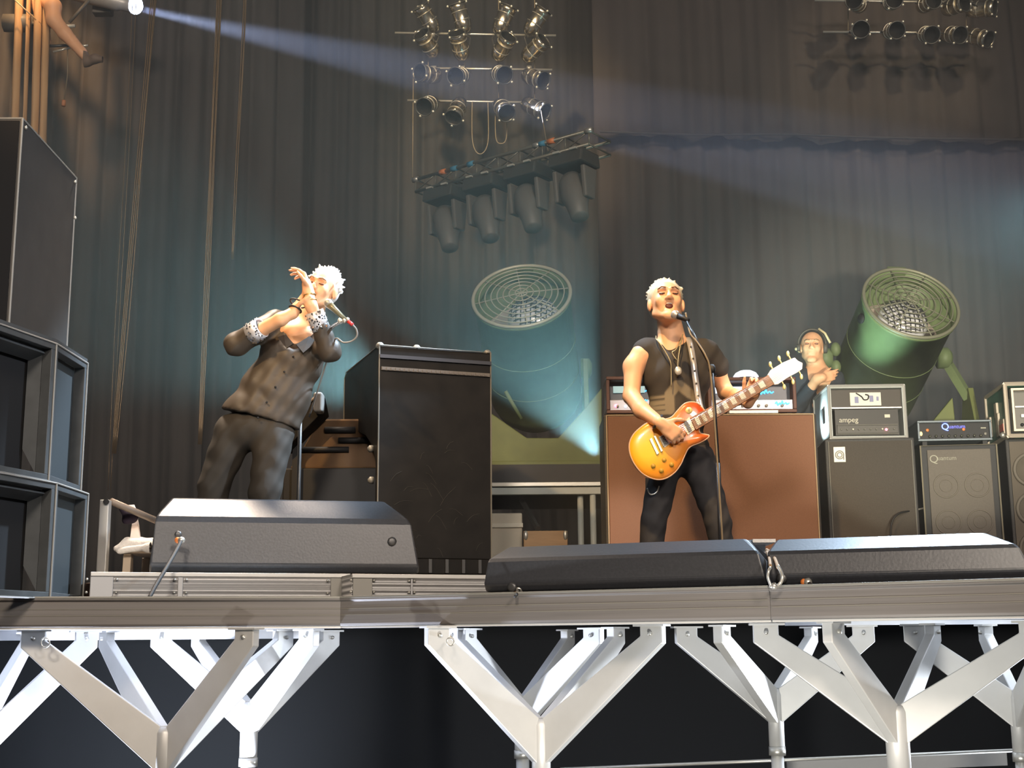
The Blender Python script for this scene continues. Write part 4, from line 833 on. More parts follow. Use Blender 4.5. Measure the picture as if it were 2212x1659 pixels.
def searchlight(label, cpx, cpy, Yc, rpx, rpy, Yr, R, base_px, lit):
    Cf = P(cpx, cpy, Yc); Cr = P(rpx, rpy, Yr); ax = (Cf-Cr); Ld = ax.length; ax.normalize()
    t = thing('searchlight', label, 'searchlight', (base_px[0], (Yc+Yr)/2, ZP))
    x, y, _ = frame_of(ax)
    bm = N(); lathe(bm, [(R*0.72, -0.02), (R*0.90, 0.05), (R*0.985, 0.14), (R*0.985, Ld-0.03), (R*1.02, Ld-0.03), (R*1.03, Ld), (R*0.96, Ld), (R*0.95, Ld-0.10)], Cr, ax, 48, caps=False)
    obj('drum', bm, M_GREEN, t, True, bevel=0)
    bm = N(); lathe(bm, [(0.001, -0.05), (R*0.4, -0.045), (R*0.74, -0.02)], Cr, ax, 40, caps=False); obj('rear_cap', bm, M_GREEN, t, True)
    bm = N(); lathe(bm, [(R*0.95, Ld-0.34), (R*0.5, Ld-0.42), (0.001, Ld-0.42)], Cr, ax, 40, caps=False); obj('reflector', bm, mat('dim reflector', (0.42, 0.34, 0.29), 0.5, 0.2), t, True)
    # lens lamp behind the grille, bright reflections put into its pale colour
    cl = Cr+ax*(Ld-0.17)+Vector((0.06 if lit else 0.0, 0, 0.03)); bm = N(); lathe(bm, [(R*0.50, -0.16), (R*0.53, 0.0), (R*0.46, 0.05), (R*0.27, 0.09), (0.001, 0.105)], cl-Vector((0, 0, R*0.10)), ax, 32, caps=False); ln = obj('lens', bm, mat('glare tinted lens glass', (0.85, 0.83, 0.86), 0.25, 0.15), t, True)
    cg = cl-Vector((0, 0, R*0.10))
    bm = N()
    for k in range(-4, 5):
        u = k*R*0.105; hw = math.sqrt(max(0, (R*0.48)**2-u*u))
        for a_, b_ in ((x, y), (y, x)):
            pts = [cg+a_*u+b_*(hw*s)+ax*(0.117-0.075*((u*u+(hw*s)**2)/(R*0.5)**2)) for s in np.linspace(-1, 1, 9)]; tube(bm, pts, 0.004, 4)
    obj('lens_grid', bm, mat('dark lens grid', (0.05, 0.05, 0.05), 0.5), ln)
    bm = N(); box(bm, (-R*0.8, -0.02, -0.02), (R*0.8, 0.02, 0.02), Matrix.Translation(Cr+ax*(Ld-0.30)) @ Matrix((x, y, ax)).transposed().to_4x4()); obj('lamp_bar', bm, mat('dull brown metal', (0.16, 0.14, 0.12), 0.5, 0.4), t)
    # wire grille, one drum's wire tinted as lit, the other as shaded
    gm = mat('lit grille wire', (0.50, 0.46, 0.34), 0.45, 0.3) if lit else mat('shaded grille wire', (0.24, 0.24, 0.17), 0.5, 0.3)
    bm = N(); ringt(bm, Cf+ax*0.01, ax, R*1.0, 0.013, 56, 8)
    for k in range(1, 8): ringt(bm, Cf+ax*(0.012+0.03*(1-k/8)), ax, R*k/8.0, 0.0048, 48, 5)
    obj('grille_rings', bm, gm, t, True)
    for k in range(4):
        a = math.pi*k/4+0.2; e = x*math.cos(a)+y*math.sin(a); bm = N(); tube(bm, [Cf-e*R+ax*0.005, Cf+ax*0.035, Cf+e*R+ax*0.005], 0.0045, 6); obj('grille_spoke', bm, gm, t, True)
    # top lug
    topv = (Vector((0, 0, 1))-ax*ax.z).normalized()
    bm = N(); Ml = Matrix.Translation(Cr+ax*(Ld-0.05)+topv*R) @ Matrix((ax.cross(topv), ax, topv)).transposed().to_4x4(); prism(bm, [(-0.07, -0.02), (0.06, -0.02), (0.04, 0.05), (-0.04, 0.05)], -0.07, 0.07, Ml); obj('top_lug', bm, M_GREEN, t, bevel=0.008)
    for s in (0.35, 0.62):
        bm = N(); ringt(bm, Cr+ax*(Ld*s), ax, R*0.983, 0.004, 48, 6); obj('band', bm, M_GREEN, t, True)
    return t, Cf, Cr, ax, Ld
t, Cf, Cr, ax, Ld = searchlight('green searchlight drum left of the guitarist, its lit-tinted wire grille facing up left', 1127, 641, 9.1, 1163, 880, 9.95, 0.345, (0.15, 9.6), True)
# base with a notch and two slanted side plates
M_TL = M_OLIVE
def plate(name, pts, Y, th, m, par, bev=0.006, shift=0.0):
    bm = N(); q = [P(px, py, Y) for px, py in pts]; f1 = [bm.verts.new(v) for v in q]; f2 = [bm.verts.new(v+Vector((shift, th, 0))) for v in q]; bm.faces.new(f1); bm.faces.new(f2[::-1])
    for i in range(len(q)): j = (i+1) % len(q); bm.faces.new((f1[i], f1[j], f2[j], f2[i]))
    return obj(name, bm, m, par, bevel=bev)
plate('front_plate', [(1022, 998), (1022, 862), (1046, 882), (1138, 946), (1206, 946), (1262, 884), (1300, 838), (1300, 998)], 9.28, 0.04, M_OLIVE, t)
bm = N(); a = P(1020, 996, 9.28); b = P(1304, 996, 9.28); box(bm, (a.x, 9.22, ZP), (b.x, 10.3, ZP+0.035)); obj('base_plate', bm, M_OLIVE, t, bevel=0.006)
mid = (Cf+Cr)/2+Vector((0, 0.05, -0.10))
for sx, wx in ((1, 0.40), (-1, 0.40)):
    bm = N(); px_ = mid.x+sx*wx; prism(bm, [(-0.22, ZP+0.03), (0.30, ZP+0.03), (0.07, mid.z+0.06), (-0.07, mid.z+0.06)], -0.018, 0.018, Matrix.Translation((px_, mid.y, 0))); obj('yoke_arm', bm, M_GREEN, t, bevel=0.005)
    bm = N(); lathe(bm, [(0.075, -0.03), (0.075, 0.03), (0.04, 0.05)], (px_-sx*0.0, mid.y, mid.z), (sx, 0, 0), 20); obj('pivot', bm, M_GREEN, t, True)
bm = N(); tube(bm, [P(1092, 845, 9.3), P(1126, 905, 9.35)], 0.014, 8); obj('side_rod', bm, M_GREEN, t, True)

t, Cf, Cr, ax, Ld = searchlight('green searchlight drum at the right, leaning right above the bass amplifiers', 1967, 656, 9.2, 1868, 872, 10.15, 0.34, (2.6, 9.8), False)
mid = Cr+ax*Ld*0.42
for sx, wx in ((1, 0.46), (-1, 0.44)):
    p0 = Vector((mid.x+sx*wx, mid.y, mid.z+0.04)); foot = Vector((mid.x+sx*(wx+0.06)+0.1, mid.y, ZP+0.55))
    bm = N(); tube(bm, [p0, foot], 0.042, 4); obj('yoke_arm', bm, M_GREEN, t)
    bm = N(); prism(bm, [(-0.26, ZP+0.03), (0.26, ZP+0.03), (0.06, ZP+0.62), (-0.06, ZP+0.62)], -0.02, 0.02, Matrix.Translation((foot.x, mid.y, 0))); obj('side_plate', bm, M_OLIVE, t, bevel=0.005)
    bm = N(); lathe(bm, [(0.08, -0.05), (0.08, 0.02), (0.05, 0.05)], p0, (sx, 0, 0), 20); obj('pivot', bm, M_GREEN, t, True)
bm = N(); box(bm, (mid.x-0.5, mid.y-0.5, ZP), (mid.x+0.72, mid.y+0.5, ZP+0.035)); obj('base_plate', bm, M_OLIVE, t)
plate('front_plate', [(1800, 990), (1800, 900), (1840, 950), (1990, 940), (2058, 858), (2072, 990)], 9.4, 0.04, M_OLIVE, t)
for k in range(4):
    bm = N(); c = Cr+ax*Ld*0.38+Vector((-0.36, -0.10+0.02*k, 0.12-0.13*k)); ball(bm, c, 0.05, (0.8, 0.9, 1.1)); obj('side_fitting', bm, M_GREEN, t, True)
bm = N(); lathe(bm, [(0.035, 0), (0.035, 0.01)], Cf-ax*0.1+Vector((-0.335, -0.05, -0.05)), (-0.9, -0.4, 0), 14); obj('cap', bm, M_BLACK, t, True)

# ================================================================== LIGHTING RIGS
M_TIP = mat('bright clip', (0.85, 0.82, 0.7), 0.3, 0.6)
YR = 11.4
def par_can(op, bk, label, group, Y=YR, R=0.076, Lc=0.235, hookpx=None):
    a = P(*op, Y); b = P(*bk, Y); l = (a-b); l.y = 0; ll = min(l.length, Lc*0.95); dy = -math.sqrt(Lc*Lc-ll*ll)*0.9
    ax = Vector((l.x, dy, l.z)).normalized(); c0 = b; c0 = Vector((b.x, Y, b.z))
    t = thing('stage_can_light', label, 'stage light', c0, group=group)
    bm = N(); lathe(bm, [(0.0, -0.035), (R*0.45, -0.03), (R*0.8, -0.01), (R*0.98, 0.03), (R, 0.07), (R*0.97, 0.075), (R*0.97, Lc-0.05), (R*1.03, Lc-0.045), (R*1.03, Lc), (R*0.98, Lc), (R*0.95, Lc-0.06)], c0, ax, 24, caps=False)
    obj('can', bm, M_CHROME, t, True)
    bm = N(); lathe(bm, [(0.0, Lc-0.10), (R*0.96, Lc-0.10)], c0, ax, 24, caps=False); obj('lamp_face', bm, mat('flat black', (0.006, 0.006, 0.007), 0.9), t)
    bm = N(); lathe(bm, [(R*0.94, Lc-0.10), (R*0.94, Lc-0.004)], c0, ax, 24, caps=False); obj('mouth_shade', bm, mat('flat black', (0.006, 0.006, 0.007), 0.9), t)  # black liner added so the can's mouth looks shaded
    x, y, _ = frame_of(ax); fc = c0+ax*Lc
    bm = N(); ringt(bm, fc, ax, R*1.04, 0.006, 24, 5); obj('filter_ring', bm, M_DSTEEL, t, True)
    for k in range(4):
        an = math.pi*(0.25+0.5*k)+0.2; bm = N(); ball(bm, fc+(x*math.cos(an)+y*math.sin(an))*R*1.22, 0.012, n=8); obj('clip', bm, M_TIP, t, True)
    for s in (0.35, 0.7):
        bm = N(); ringt(bm, c0+ax*Lc*s, ax, R*0.99, 0.004, 24, 5); obj('band', bm, M_STEEL, t, True)
    if hookpx:
        h = P(*hookpx, Y+0.02); m_ = c0+ax*0.10; s = x*(R+0.012)
        bm = N(); tube(bm, [m_-s, m_-s+(h-m_)*0.6, h-s*0.3, h+s*0.3, m_+s+(h-m_)*0.6, m_+s], 0.006, 6); obj('yoke', bm, M_DSTEEL, t)
        bm = N(); tube(bm, [h-Vector((0.022, 0, 0)), h+Vector((0.022, 0, 0))], 0.030, 10); obj('clamp', bm, M_STEEL, t, True)
    return t
ordn = ['leftmost', 'second from left', 'second from right', 'rightmost']
rows = [('top', 74, [((910, 27), (938, 62)), ((988, 18), (1004, 63)), ((1099, 22), (1077, 66)), ((1175, 27), (1143, 68))]),
        ('second', 74, [((914, 93), (938, 115)), ((989, 92), (999, 122)), ((1097, 100), (1075, 122)), ((1173, 103), (1137, 124))]),
        ('third', 149, [((911, 174), (942, 165)), ((987, 183), (1001, 163)), ((1089, 180), (1074, 158)), ((1172, 187), (1138, 163))]),
        ('bottom', 219, [((920, 247), (934, 222)), ((981, 264), (995, 222)), ((1094, 258), (1079, 226)), ((1176, 251), (1136, 224))])]
for rn, hy, cs in rows:
    for i, (op, bk) in enumerate(cs):
        par_can(op, bk, 'polished can light, %s in the %s row of the middle rig' % (ordn[i], rn), 'can lights of the middle rig', hookpx=((op[0]+bk[0])/2*0.3+bk[0]*0.7, hy))
ordn5 = ['leftmost', 'second from left', 'middle one', 'second from right', 'rightmost']
rows2 = [('upper', 8, [((1835, 22), (1858, 14)), ((1918, 22), (1922, 8)), ((2000, 24), (1992, 14)), ((2067, 28), (2044, 20)), ((2136, 32), (2094, 22))]),
         ('lower', 72, [((1848, 84), (1855, 66)), ((1923, 86), (1919, 68)), ((1998, 95), (1993, 74)), ((2058, 95), (2045, 74)), ((2122, 100), (2092, 76))])]
for rn, hy, cs in rows2:
    for i, (op, bk) in enumerate(cs):
        par_can(op, bk, 'polished can light, %s in the %s row of the right rig' % (ordn5[i], rn), 'can lights of the right rig', Y=YR+0.2, hookpx=(bk[0], hy))
def pipe(pa, pb, Y, label, r=0.011, m=M_STEEL, name='rig_pipe', cat='pipe', **k):
    bm = N(); tube(bm, [P(*pa, Y), P(*pb, Y)], r, 10); return tag(obj(name, bm, m, None, True), label, cat, **k)
pipe((853, 71), (1201, 77), YR+0.05, 'top pipe of the middle lighting rig')
pipe((895, 147), (1193, 151), YR+0.05, 'middle pipe of the middle lighting rig')
pipe((880, 217), (1178, 222), YR+0.05, 'bottom pipe of the middle lighting rig')
pipe((1778, 69), (2135, 71), YR+0.225, 'lower pipe of the right lighting rig')
pipe((1760, 1), (2126, 6), YR+0.225, 'upper pipe of the right lighting rig')
M_WIRE = mat('thin tan wire', (0.25, 0.20, 0.13), 0.6)
for (a, b, lab) in (((893, 150), (891, 392), 'thin hanging wire from the middle rig down to the truss end'), ((925, -60), (925, 222), 'left hanging wire of the middle rig'), ((1003, -60), (1003, 222), 'second hanging wire of the middle rig'),
                    ((1077, -60), (1077, 222), 'third hanging wire of the middle rig'), ((1155, -60), (1155, 222), 'right hanging wire of the middle rig'), ((1832, -60), (1832, 75), 'left hanging wire of the right rig'), ((2087, -60), (2087, 75), 'right hanging wire of the right rig')):
    pipe(a, b, YR+(0.24 if a[0] > 1500 else 0.064), lab, 0.004, M_WIRE, 'hanging_wire', 'wire')
for (a, b, lab) in (((1020, 220), (1054, 221), 'cable loop under the middle rig'), ((1070, 221), (1094, 222), 'small cable loop under the second can light from right')):
    bm = N(); m_ = ((a[0]+b[0])/2, max(a[1], b[1])+112 if a[0] < 1050 else 310)
    yl = YR+0.045; tube(bm, bez([P(*a, yl), P(a[0]+1, (a[1]+m_[1])/2+30, yl), P(*m_, yl), P(b[0], (b[1]+m_[1])/2+30, yl), P(*b, yl)], 8), 0.005, 6); tag(obj('cable_loop', bm, M_WIRE, None, True), lab, 'cable')

# slanted truss with four moving heads
zT = P(898, 388, 10.9).z; TA = P(898, 388, 10.9); TB = PZ(1272, 282, zT)
dT = Vector((TB.x-TA.x, TB.y-TA.y, 0)); LT = dT.length; dT.normalize(); nT = Vector((-dT.y, dT.x, 0))
MT = Matrix.Translation(TA) @ Matrix((dT, nT, Vector((0, 0, 1)))).transposed().to_4x4()
t = thing('lighting_truss', 'dark slanting truss hanging below the middle rig, moving lights under it', 'truss', TA)
for y_ in (0, 0.30):
    for z_ in (0, -0.11):
        bm = N(); tube(bm, [MT @ Vector((0, y_, z_)), MT @ Vector((LT, y_, z_))], 0.015, 8); obj('chord', bm, mat('dim grey tube', (0.20, 0.19, 0.15), 0.4, 0.5), t, True)
k = 0
for i in range(9):
    a = LT*i/8
    bm = N(); tube(bm, [MT @ Vector((a, 0, 0)), MT @ Vector((a, 0, -0.11))], 0.007, 6); tube(bm, [MT @ Vector((a, 0, -0.11)), MT @ Vector((a, 0.3, -0.11))], 0.007, 6); tube(bm, [MT @ Vector((a, 0, 0)), MT @ Vector((a, 0.3, 0))], 0.007, 6)
    if i < 8: tube(bm, [MT @ Vector((a, 0, -0.11)), MT @ Vector((a+LT/8, 0, 0))], 0.006, 6)
    obj('lacing', bm, mat('dim grey tube', (0.20, 0.19, 0.15), 0.4, 0.5), t, True)
for u, c_ in ((0.0, M_STEEL), (0.34, mat('blue tape', (0.05, 0.25, 0.40), 0.6)), (0.24, mat('blue tape', (0.05, 0.25, 0.40), 0.6)), (0.17, M_OR), (0.72, M_STEEL), (0.75, mat('blue tape', (0.05, 0.25, 0.40), 0.6)), (0.8, M_OR), (1.0, M_STEEL)):
    bm = N(); tube(bm, [MT @ Vector((LT*u-0.03, 0, 0.0)), MT @ Vector((LT*u+0.03, 0, 0.0))], 0.024, 8); obj('tape_wrap', bm, c_, t, True)
bm = N(); tube(bm, [P(1166, 222, YR+0.05), MT @ Vector((LT*0.72, 0.15, 0.0)), MT @ Vector((LT*0.72, 0.15, -0.11))], 0.005, 6); tag(obj('hanging_wire', bm, M_WIRE, None, True), 'short drop wire holding the truss on the right', 'wire')
M_MH = mat('grey moving light shell', (0.13, 0.118, 0.10), 0.5)
def moving_head():
    t = thing('moving_light', 'moving light', 'stage light', (0, 0, 0))
    bm = N(); prism(bm, [(-0.14, -0.13), (0.14, -0.13), (0.12, -0.02), (-0.12, -0.02)], -0.16, 0.16); obj('base', bm, mat('dark moving light base', (0.05, 0.048, 0.04), 0.5), t, bevel=0.015)
    for s in (-1, 1):
        bm = N(); prism(bm, [(-0.09, -0.15), (0.09, -0.15), (0.06, -0.40), (-0.06, -0.40)], s*0.135-0.020, s*0.135+0.020); obj('yoke_arm', bm, M_MH, t, bevel=0.012)
    bm = N(); A_ = Vector((0.0, 0.0, -0.33)); ax = Vector((0.34, -0.22, -0.9)).normalized()
    lathe(bm, [(0.001, -0.17), (0.075, -0.16), (0.105, -0.10), (0.112, 0.04), (0.085, 0.14), (0.072, 0.25), (0.06, 0.26), (0.001, 0.262)], A_, ax, 20, caps=False); hd = obj('head', bm, M_MH, t, True)
    bm = N(); x, y, _ = frame_of(ax); box(bm, (-0.05, 0.085, -0.11), (0.05, 0.125, 0.05), Matrix.Translation(A_) @ Matrix((x, y, ax)).transposed().to_4x4()); obj('cover', bm, mat('dark moving light base', (0.05, 0.048, 0.04), 0.5), hd, bevel=0.01)
    for s in (-0.08, 0.08):
        bm = N(); box(bm, (s-0.025, -0.145, -0.03), (s+0.035, -0.12, -0.015)); obj('clamp', bm, M_TIP, t)
        bm = N(); tube(bm, [Vector((s, 0, -0.03)), Vector((s, 0, 0.0))], 0.014, 8); obj('hook', bm, M_STEEL, t, True)
    return t
mh = moving_head(); angz = math.atan2(dT.y, dT.x)
for i, (u, lab) in enumerate(((0.17, 'dim grey moving light, lowest and leftmost on the slanting truss'), (0.41, 'dim grey moving light, second from left on the slanting truss'), (0.65, 'dim grey moving light, third from left on the slanting truss'), (0.90, 'dim grey moving light, highest and rightmost on the slanting truss'))):
    o = mh if i == 0 else copy_tree(mh); p = MT @ Vector((LT*u, 0.05, -0.125)); o.location = p; o.rotation_euler = (0, 0, angz); o['label'] = lab; o['group'] = 'moving lights under the slanting truss'
# cable bundles hanging at the left
M_BUN = mat('tan cable bundle', (0.20, 0.14, 0.08), 0.35, 0.5)
def bundle(pa, pb, Y, label, nn=5, wpx=9, r=0.010, parent=None):
    t = thing('cable_bundle', label, 'cable bundle', P(*pa, Y)); 
    for i in range(nn):
        o = (i-(nn-1)/2)*wpx/nn; s = random.uniform(-2, 2)
        bm = N(); tube(bm, bez([P(pa[0]+o, pa[1], Y+0.02*(i % 2)), P((pa[0]*2+pb[0])/3+o+s, (pa[1]*2+pb[1])/3, Y), P((pa[0]+pb[0]*2)/3+o-s, (pa[1]+pb[1]*2)/3, Y+0.02*(i % 2)), P(pb[0]+o*0.7, pb[1], Y)], 6), r, 6); obj('cord', bm, M_BUN, t, True)
    return t
bundle((476, -60), (432, 960), 10.3, 'long bright cable bundle hanging right of the followspot, down to behind the singer', 5, 12, 0.0055)
bundle((532, -60), (502, 560), 10.3, 'dimmer cable bundle hanging just right of the long bright one', 3, 7, 0.005)
bundle((337, -60), (246, 980), 10.35, 'cable bundle hanging below the followspot lamp', 4, 15, 0.005)
bundle((293, -60), (236, 1060), 10.5, 'thin pair of cords hanging left of the followspot lamp', 2, 16, 0.003)
# tan strips added as streaks of warm light on curtain folds, top left
for i, (x0, x1, w_) in enumerate(((45, 30, 16), (66, 52, 9), (86, 74, 16), (104, 92, 14))):
    bm = N(); rowsv = []
    for j in range(22):
        f_ = j/21; y_ = -80+420*f_; cx = x0+(x1-x0)*f_
        row = [bm.verts.new(P(cx+w_*(q/8-0.5), y_, 10.5)+Vector((0, -0.05*math.sin(math.pi*q/8)+0.006*math.sin(q*3+j*0.4), 0))) for q in range(9)]; rowsv.append(row)
    for j in range(21):
        for q in range(8): bm.faces.new((rowsv[j][q], rowsv[j][q+1], rowsv[j+1][q+1], rowsv[j+1][q]))
    tag(obj('light_streak_strip', bm, mat('tan streak tint', (0.50, 0.30, 0.14), 0.7), None, True, solid=0.006), '%s of the four tan light streaks glowing at the upper left corner' % ['leftmost', 'second from left', 'third from left', 'rightmost'][i], 'strap', 'tan light streaks')

# ================================================================== FOLLOWSPOT POSITION (upper left)
YF = 10.7
t = thing('followspot', 'followspot lamp with blue white lens at the upper left', 'spotlight', P(280, 10, YF))
ca = P(294, 14, YF); cb = P(215, -12, YF+0.1); axf = (P(1180, 215, 11.0)-ca).normalized()
bm = N(); lathe(bm, [(0.001, -0.55), (0.07, -0.54), (0.075, -0.12), (0.062, -0.10), (0.062, -0.012), (0.068, 0.0)], ca-axf*0.03, axf, 20, caps=False); obj('barrel', bm, mat('pale lamp barrel', (0.45, 0.42, 0.38), 0.4, 0.3), t, True)
bm = N(); ball(bm, ca+Vector((0, -0.02, 0)), 0.072, (0.9, 0.9, 1.1), 16); obj('lens', bm, mat('blue white lens', (0.6, 0.7, 1.0), 0.3, emit=(0.60, 0.72, 1.0), es=9.0), t, True)
bm = N(); box(bm, (P(248, 0, YF).x, YF, P(0, 20, YF).z), (P(270, 0, YF).x, YF+0.05, P(0, 15, YF).z)); obj('lower_plate', bm, M_TIP, t)
bm = N(); box(bm, (P(195, 0, YF).x, YF+0.05, P(0, 22, YF).z), (P(236, 0, YF).x, YF+0.15, P(0, 2, YF).z)); obj('ballast_box', bm, M_MH, t, bevel=0.01)
t = thing('spot_seat_frame', 'dark metal seat frame with bright rungs under the followspot operator', 'seat frame', P(130, 60, YF))
for a, b, r_, m_ in (((96, 58), (162, 56), 0.020, M_TIP), ((138, 80), (163, 79), 0.014, M_TIP), ((115, 112), (152, 103), 0.012, M_TIP), ((172, 100), (190, 98), 0.012, M_TIP), ((192, 0), (150, 48), 0.018, M_MH), ((10, 50), (70, 50), 0.10, M_MH), ((70, 50), (100, 62), 0.02, M_MH), ((90, 100), (150, 98), 0.016, M_DSTEEL)):
    bm = N(); tube(bm, [P(*a, YF-0.15), P(*b, YF-0.15)], r_*0.8, 8); obj('rung', bm, m_, t, True)
bm = N(); tube(bm, [P(30, -2, YF-0.4), P(94, 57, YF-0.2)], 0.006, 6); obj('stay_wire', bm, mat('bright wire', (0.8, 0.6, 0.35), 0.4, 0.4), t, True)
bm = N(); tube(bm, [P(60, -80, YF+0.1), P(64, 52, YF+0.1)], 0.03, 8); tube(bm, [P(190, -80, YF+0.1), P(192, 4, YF+0.1)], 0.03, 8); obj('upright', bm, M_DSTEEL, t, True)
t = thing('drop_cord', 'thin cord with an orange end hanging below the followspot seat', 'cord', P(142, 180, YF))
bm = N(); tube(bm, [P(146, 100, YF-0.15), P(146, 160, YF-0.1), P(138, 222, YF)], 0.005, 6); obj('cord', bm, M_WIRE, t, True)
bm = N(); tube(bm, [P(138, 217, YF), P(137, 229, YF)], 0.018, 8); obj('plug', bm, mat('orange brown plug', (0.5, 0.2, 0.08), 0.6), t, True)
# operator: bent bare leg, striped sock leg, shoe
t = thing('person', 'followspot operator sitting in the seat frame, bare leg and shoe hanging down', 'person', P(110, 60, YF-0.2))
S = Sdf(P(20, 150, YF-0.6)-Vector((0.1, 0.1, 0.15)), P(250, -160, YF+0.5)+Vector((0.1, 0.1, 0.1)), 0.010)
q = lambda x, y, o=0: P(x, y, YF+o)
S.cap(q(50, -55, 0.35), q(115, 14, -0.28), 0.095, 0.066, 0.03).cap(q(115, 14, -0.28), q(116, 42, -0.28), 0.066, 0.062, 0.03).cap(q(116, 42, -0.28), q(140, 72, -0.28), 0.062, 0.056, 0.02).cap(q(140, 72, -0.28), q(176, 112, -0.28), 0.058, 0.042, 0.02).cap(q(176, 112, -0.28), q(190, 130, -0.28), 0.04, 0.036, 0.02)
S.cap(q(30, -60, 0.35), q(25, -160, 0.35), 0.15, 0.17, 0.05).cap(q(30, -60, 0.3), q(80, 0, -0.1), 0.09, 0.065, 0.03).cap(q(80, 0, -0.1), q(100, 90, -0.1), 0.06, 0.042, 0.03)
S.cap(q(35, -150, 0.2), q(95, -110, -0.1), 0.05, 0.045, 0.03).cap(q(95, -110, -0.1), q(170, -70, -0.2), 0.045, 0.03, 0.02)
obj('body', S.mesh('body'), M_SKIN, t, True)
S = Sdf(q(160, 150, -0.5)-Vector((0, 0, 0.05)), q(250, 90, 0)+Vector((0, 0, 0.05)), 0.007)
S.cap(q(178, 116, -0.28), q(188, 132, -0.28), 0.044, 0.046, 0.02).cap(q(182, 136, -0.28), q(205, 127, -0.30), 0.036, 0.040, 0.02).cap(q(205, 127, -0.30), q(226, 129, -0.32), 0.038, 0.022, 0.02)
obj('shoe', S.mesh('shoe'), mat('brown shoe', (0.16, 0.11, 0.08), 0.6), t, True)
S = Sdf(q(80, -30, -0.3)-Vector((0.4, 0.1, 0.1)), q(80, -160, 0.5)+Vector((0.2, 0.2, 0.3)), 0.012)
S.cap(q(30, -64, 0.35), q(25, -160, 0.35), 0.165, 0.18, 0.05).cap(q(40, -60, 0.32), q(88, -12, -0.05), 0.11, 0.10, 0.04).ell(q(30, -60, 0.35), (0.19, 0.16, 0.12), k=0.04)
obj('shorts_and_shirt', S.mesh('shorts'), M_BLACK, t, True)

# ================================================================== PEOPLE
def hair_mesh(L, ax, par, m, tufts=60, length=0.035, up=0.6, low=0.0, seed=1, sc=1.0, h=0.005, sides=0.02):
    r, f, u = ax; rr = random.Random(seed); c = L(0, 0, 0)
    S = Sdf(c-Vector((0.22, 0.22, 0.22)), c+Vector((0.22, 0.22, 0.24)), h)
    S.ell(L(0, -0.022, 0.044), (0.083*sc, 0.096*sc, 0.088*sc), ax, k=0.01)
    S.ell(L(0, -0.055, 0.0), (0.074*sc, 0.050*sc, 0.062*sc), ax, k=0.02)
    S.ell(L(0, 0.10, -0.010), (0.070*sc, 0.070*sc, 0.080*sc), ax, k=0.012, sub=True)
    S.ell(L(0, 0.05, -0.07), (0.12*sc, 0.075*sc, 0.075*sc), ax, k=0.012, sub=True)
    for i in range(tufts):
        a = rr.uniform(0, 2*math.pi); e = rr.uniform(low, 1.35)
        dx, dy, dz = math.cos(a)*math.cos(e), math.sin(a)*math.cos(e), math.sin(e)
        if dy > 0.45 and dz < 0.62: continue
        p = L(dx*0.076, -0.02+dy*0.088, 0.044+dz*0.080); dd = (r*dx+f*(dy-0.15)+u*(dz+up)).normalized()
        S.cap(p, p+dd*length*rr.uniform(0.5, 1.2), 0.013*sc, 0.004, k=0.008)
    return obj('hair', S.mesh('hair', relax=0), m, par, True)

# ---------------- guitarist
G0 = 7.10
g = lambda px, py, dy=0.0: P(px, py, G0+dy)
pg = thing('person', 'guitarist singing with head back, black sleeveless shirt and black trousers, playing a sunburst guitar', 'person', (g(1470, 1300).x, G0, DZ))
lo = Vector((g(1330, 900).x-0.05, 6.60, DZ)); hi = Vector((g(1680, 900).x+0.08, 7.50, 3.80))
S = Sdf(lo, hi, 0.0065)
HL, HAX = head(S, g(1439, 657, -0.02), (0.03, -0.94, 0.26), (0.0, 0.26, 0.96), 1.15, 1.15)
S.cap(g(1443, 678, 0.03), g(1452, 738, 0.02), 0.062, 0.078, 0.03)
S.cap(g(1400, 765, 0.02), g(1520, 768, 0.02), 0.070, 0.070, 0.04).ell(g(1462, 820, 0.02), (0.145, 0.09, 0.20), k=0.05).ell(g(1465, 930, 0.02), (0.125, 0.085, 0.18), k=0.05)
for hx, kx, ax_ in ((1437, 1413, 1402), (1508, 1550, 1572)):
    S.cap(g(hx, 1000, 0), g(kx, 1130, -0.03), 0.075, 0.050, 0.03).cap(g(kx, 1130, -0.03), g(ax_, 1285, 0.02), 0.050, 0.036, 0.02)
# his right arm (left in the picture)
S.cap(g(1384, 768, 0.0), g(1369, 792, -0.01), 0.058, 0.054, 0.03).cap(g(1369, 792, -0.01), g(1364, 856, -0.06), 0.054, 0.043, 0.03).cap(g(1364, 856, -0.06), g(1386, 886, -0.20), 0.045, 0.044, 0.02).cap(g(1386, 886, -0.20), P(1428, 915, 6.745), 0.043, 0.029, 0.02)
hand(S, P(1428, 915, 6.745), (0.80, 0.02, -0.60), (0, 1, -0.15), (0.6, 0, 0.8), ((0.45, 0.8, 0.6), (0.55, 0.8, 0.6), (0.65, 0.8, 0.6), (0.75, 0.8, 0.6)), 0.06, 1.08)
# his left arm
S.cap(g(1528, 768, 0.0), g(1548, 800, 0.05), 0.056, 0.048, 0.03).cap(g(1548, 800, 0.05), g(1568, 848, 0.12), 0.047, 0.041, 0.03).cap(g(1568, 848, 0.12), P(1592, 858, 7.05), 0.043, 0.042, 0.02).cap(P(1592, 858, 7.05), P(1617, 866, 6.90), 0.041, 0.028, 0.02)
hand(S, P(1617, 868, 6.90), (0.38, -0.08, 0.90), (0.1, -1, 0.1), (-0.9, 0, 0.3), ((0.7, 1.0, 0.7), (0.7, 1.0, 0.7), (0.75, 1.0, 0.7), (0.8, 1.0, 0.7)), 0.08, 1.05, thumb_out=0.5)
body = obj('body', S.mesh('body'), M_SKIN, pg, True)
M_HAIRG = mat('pale blond grey hair', (0.62, 0.56, 0.42), 0.6, nscale=60, namt=0.4)
face_parts(HL, HAX, pg, 1.15, 1.15)
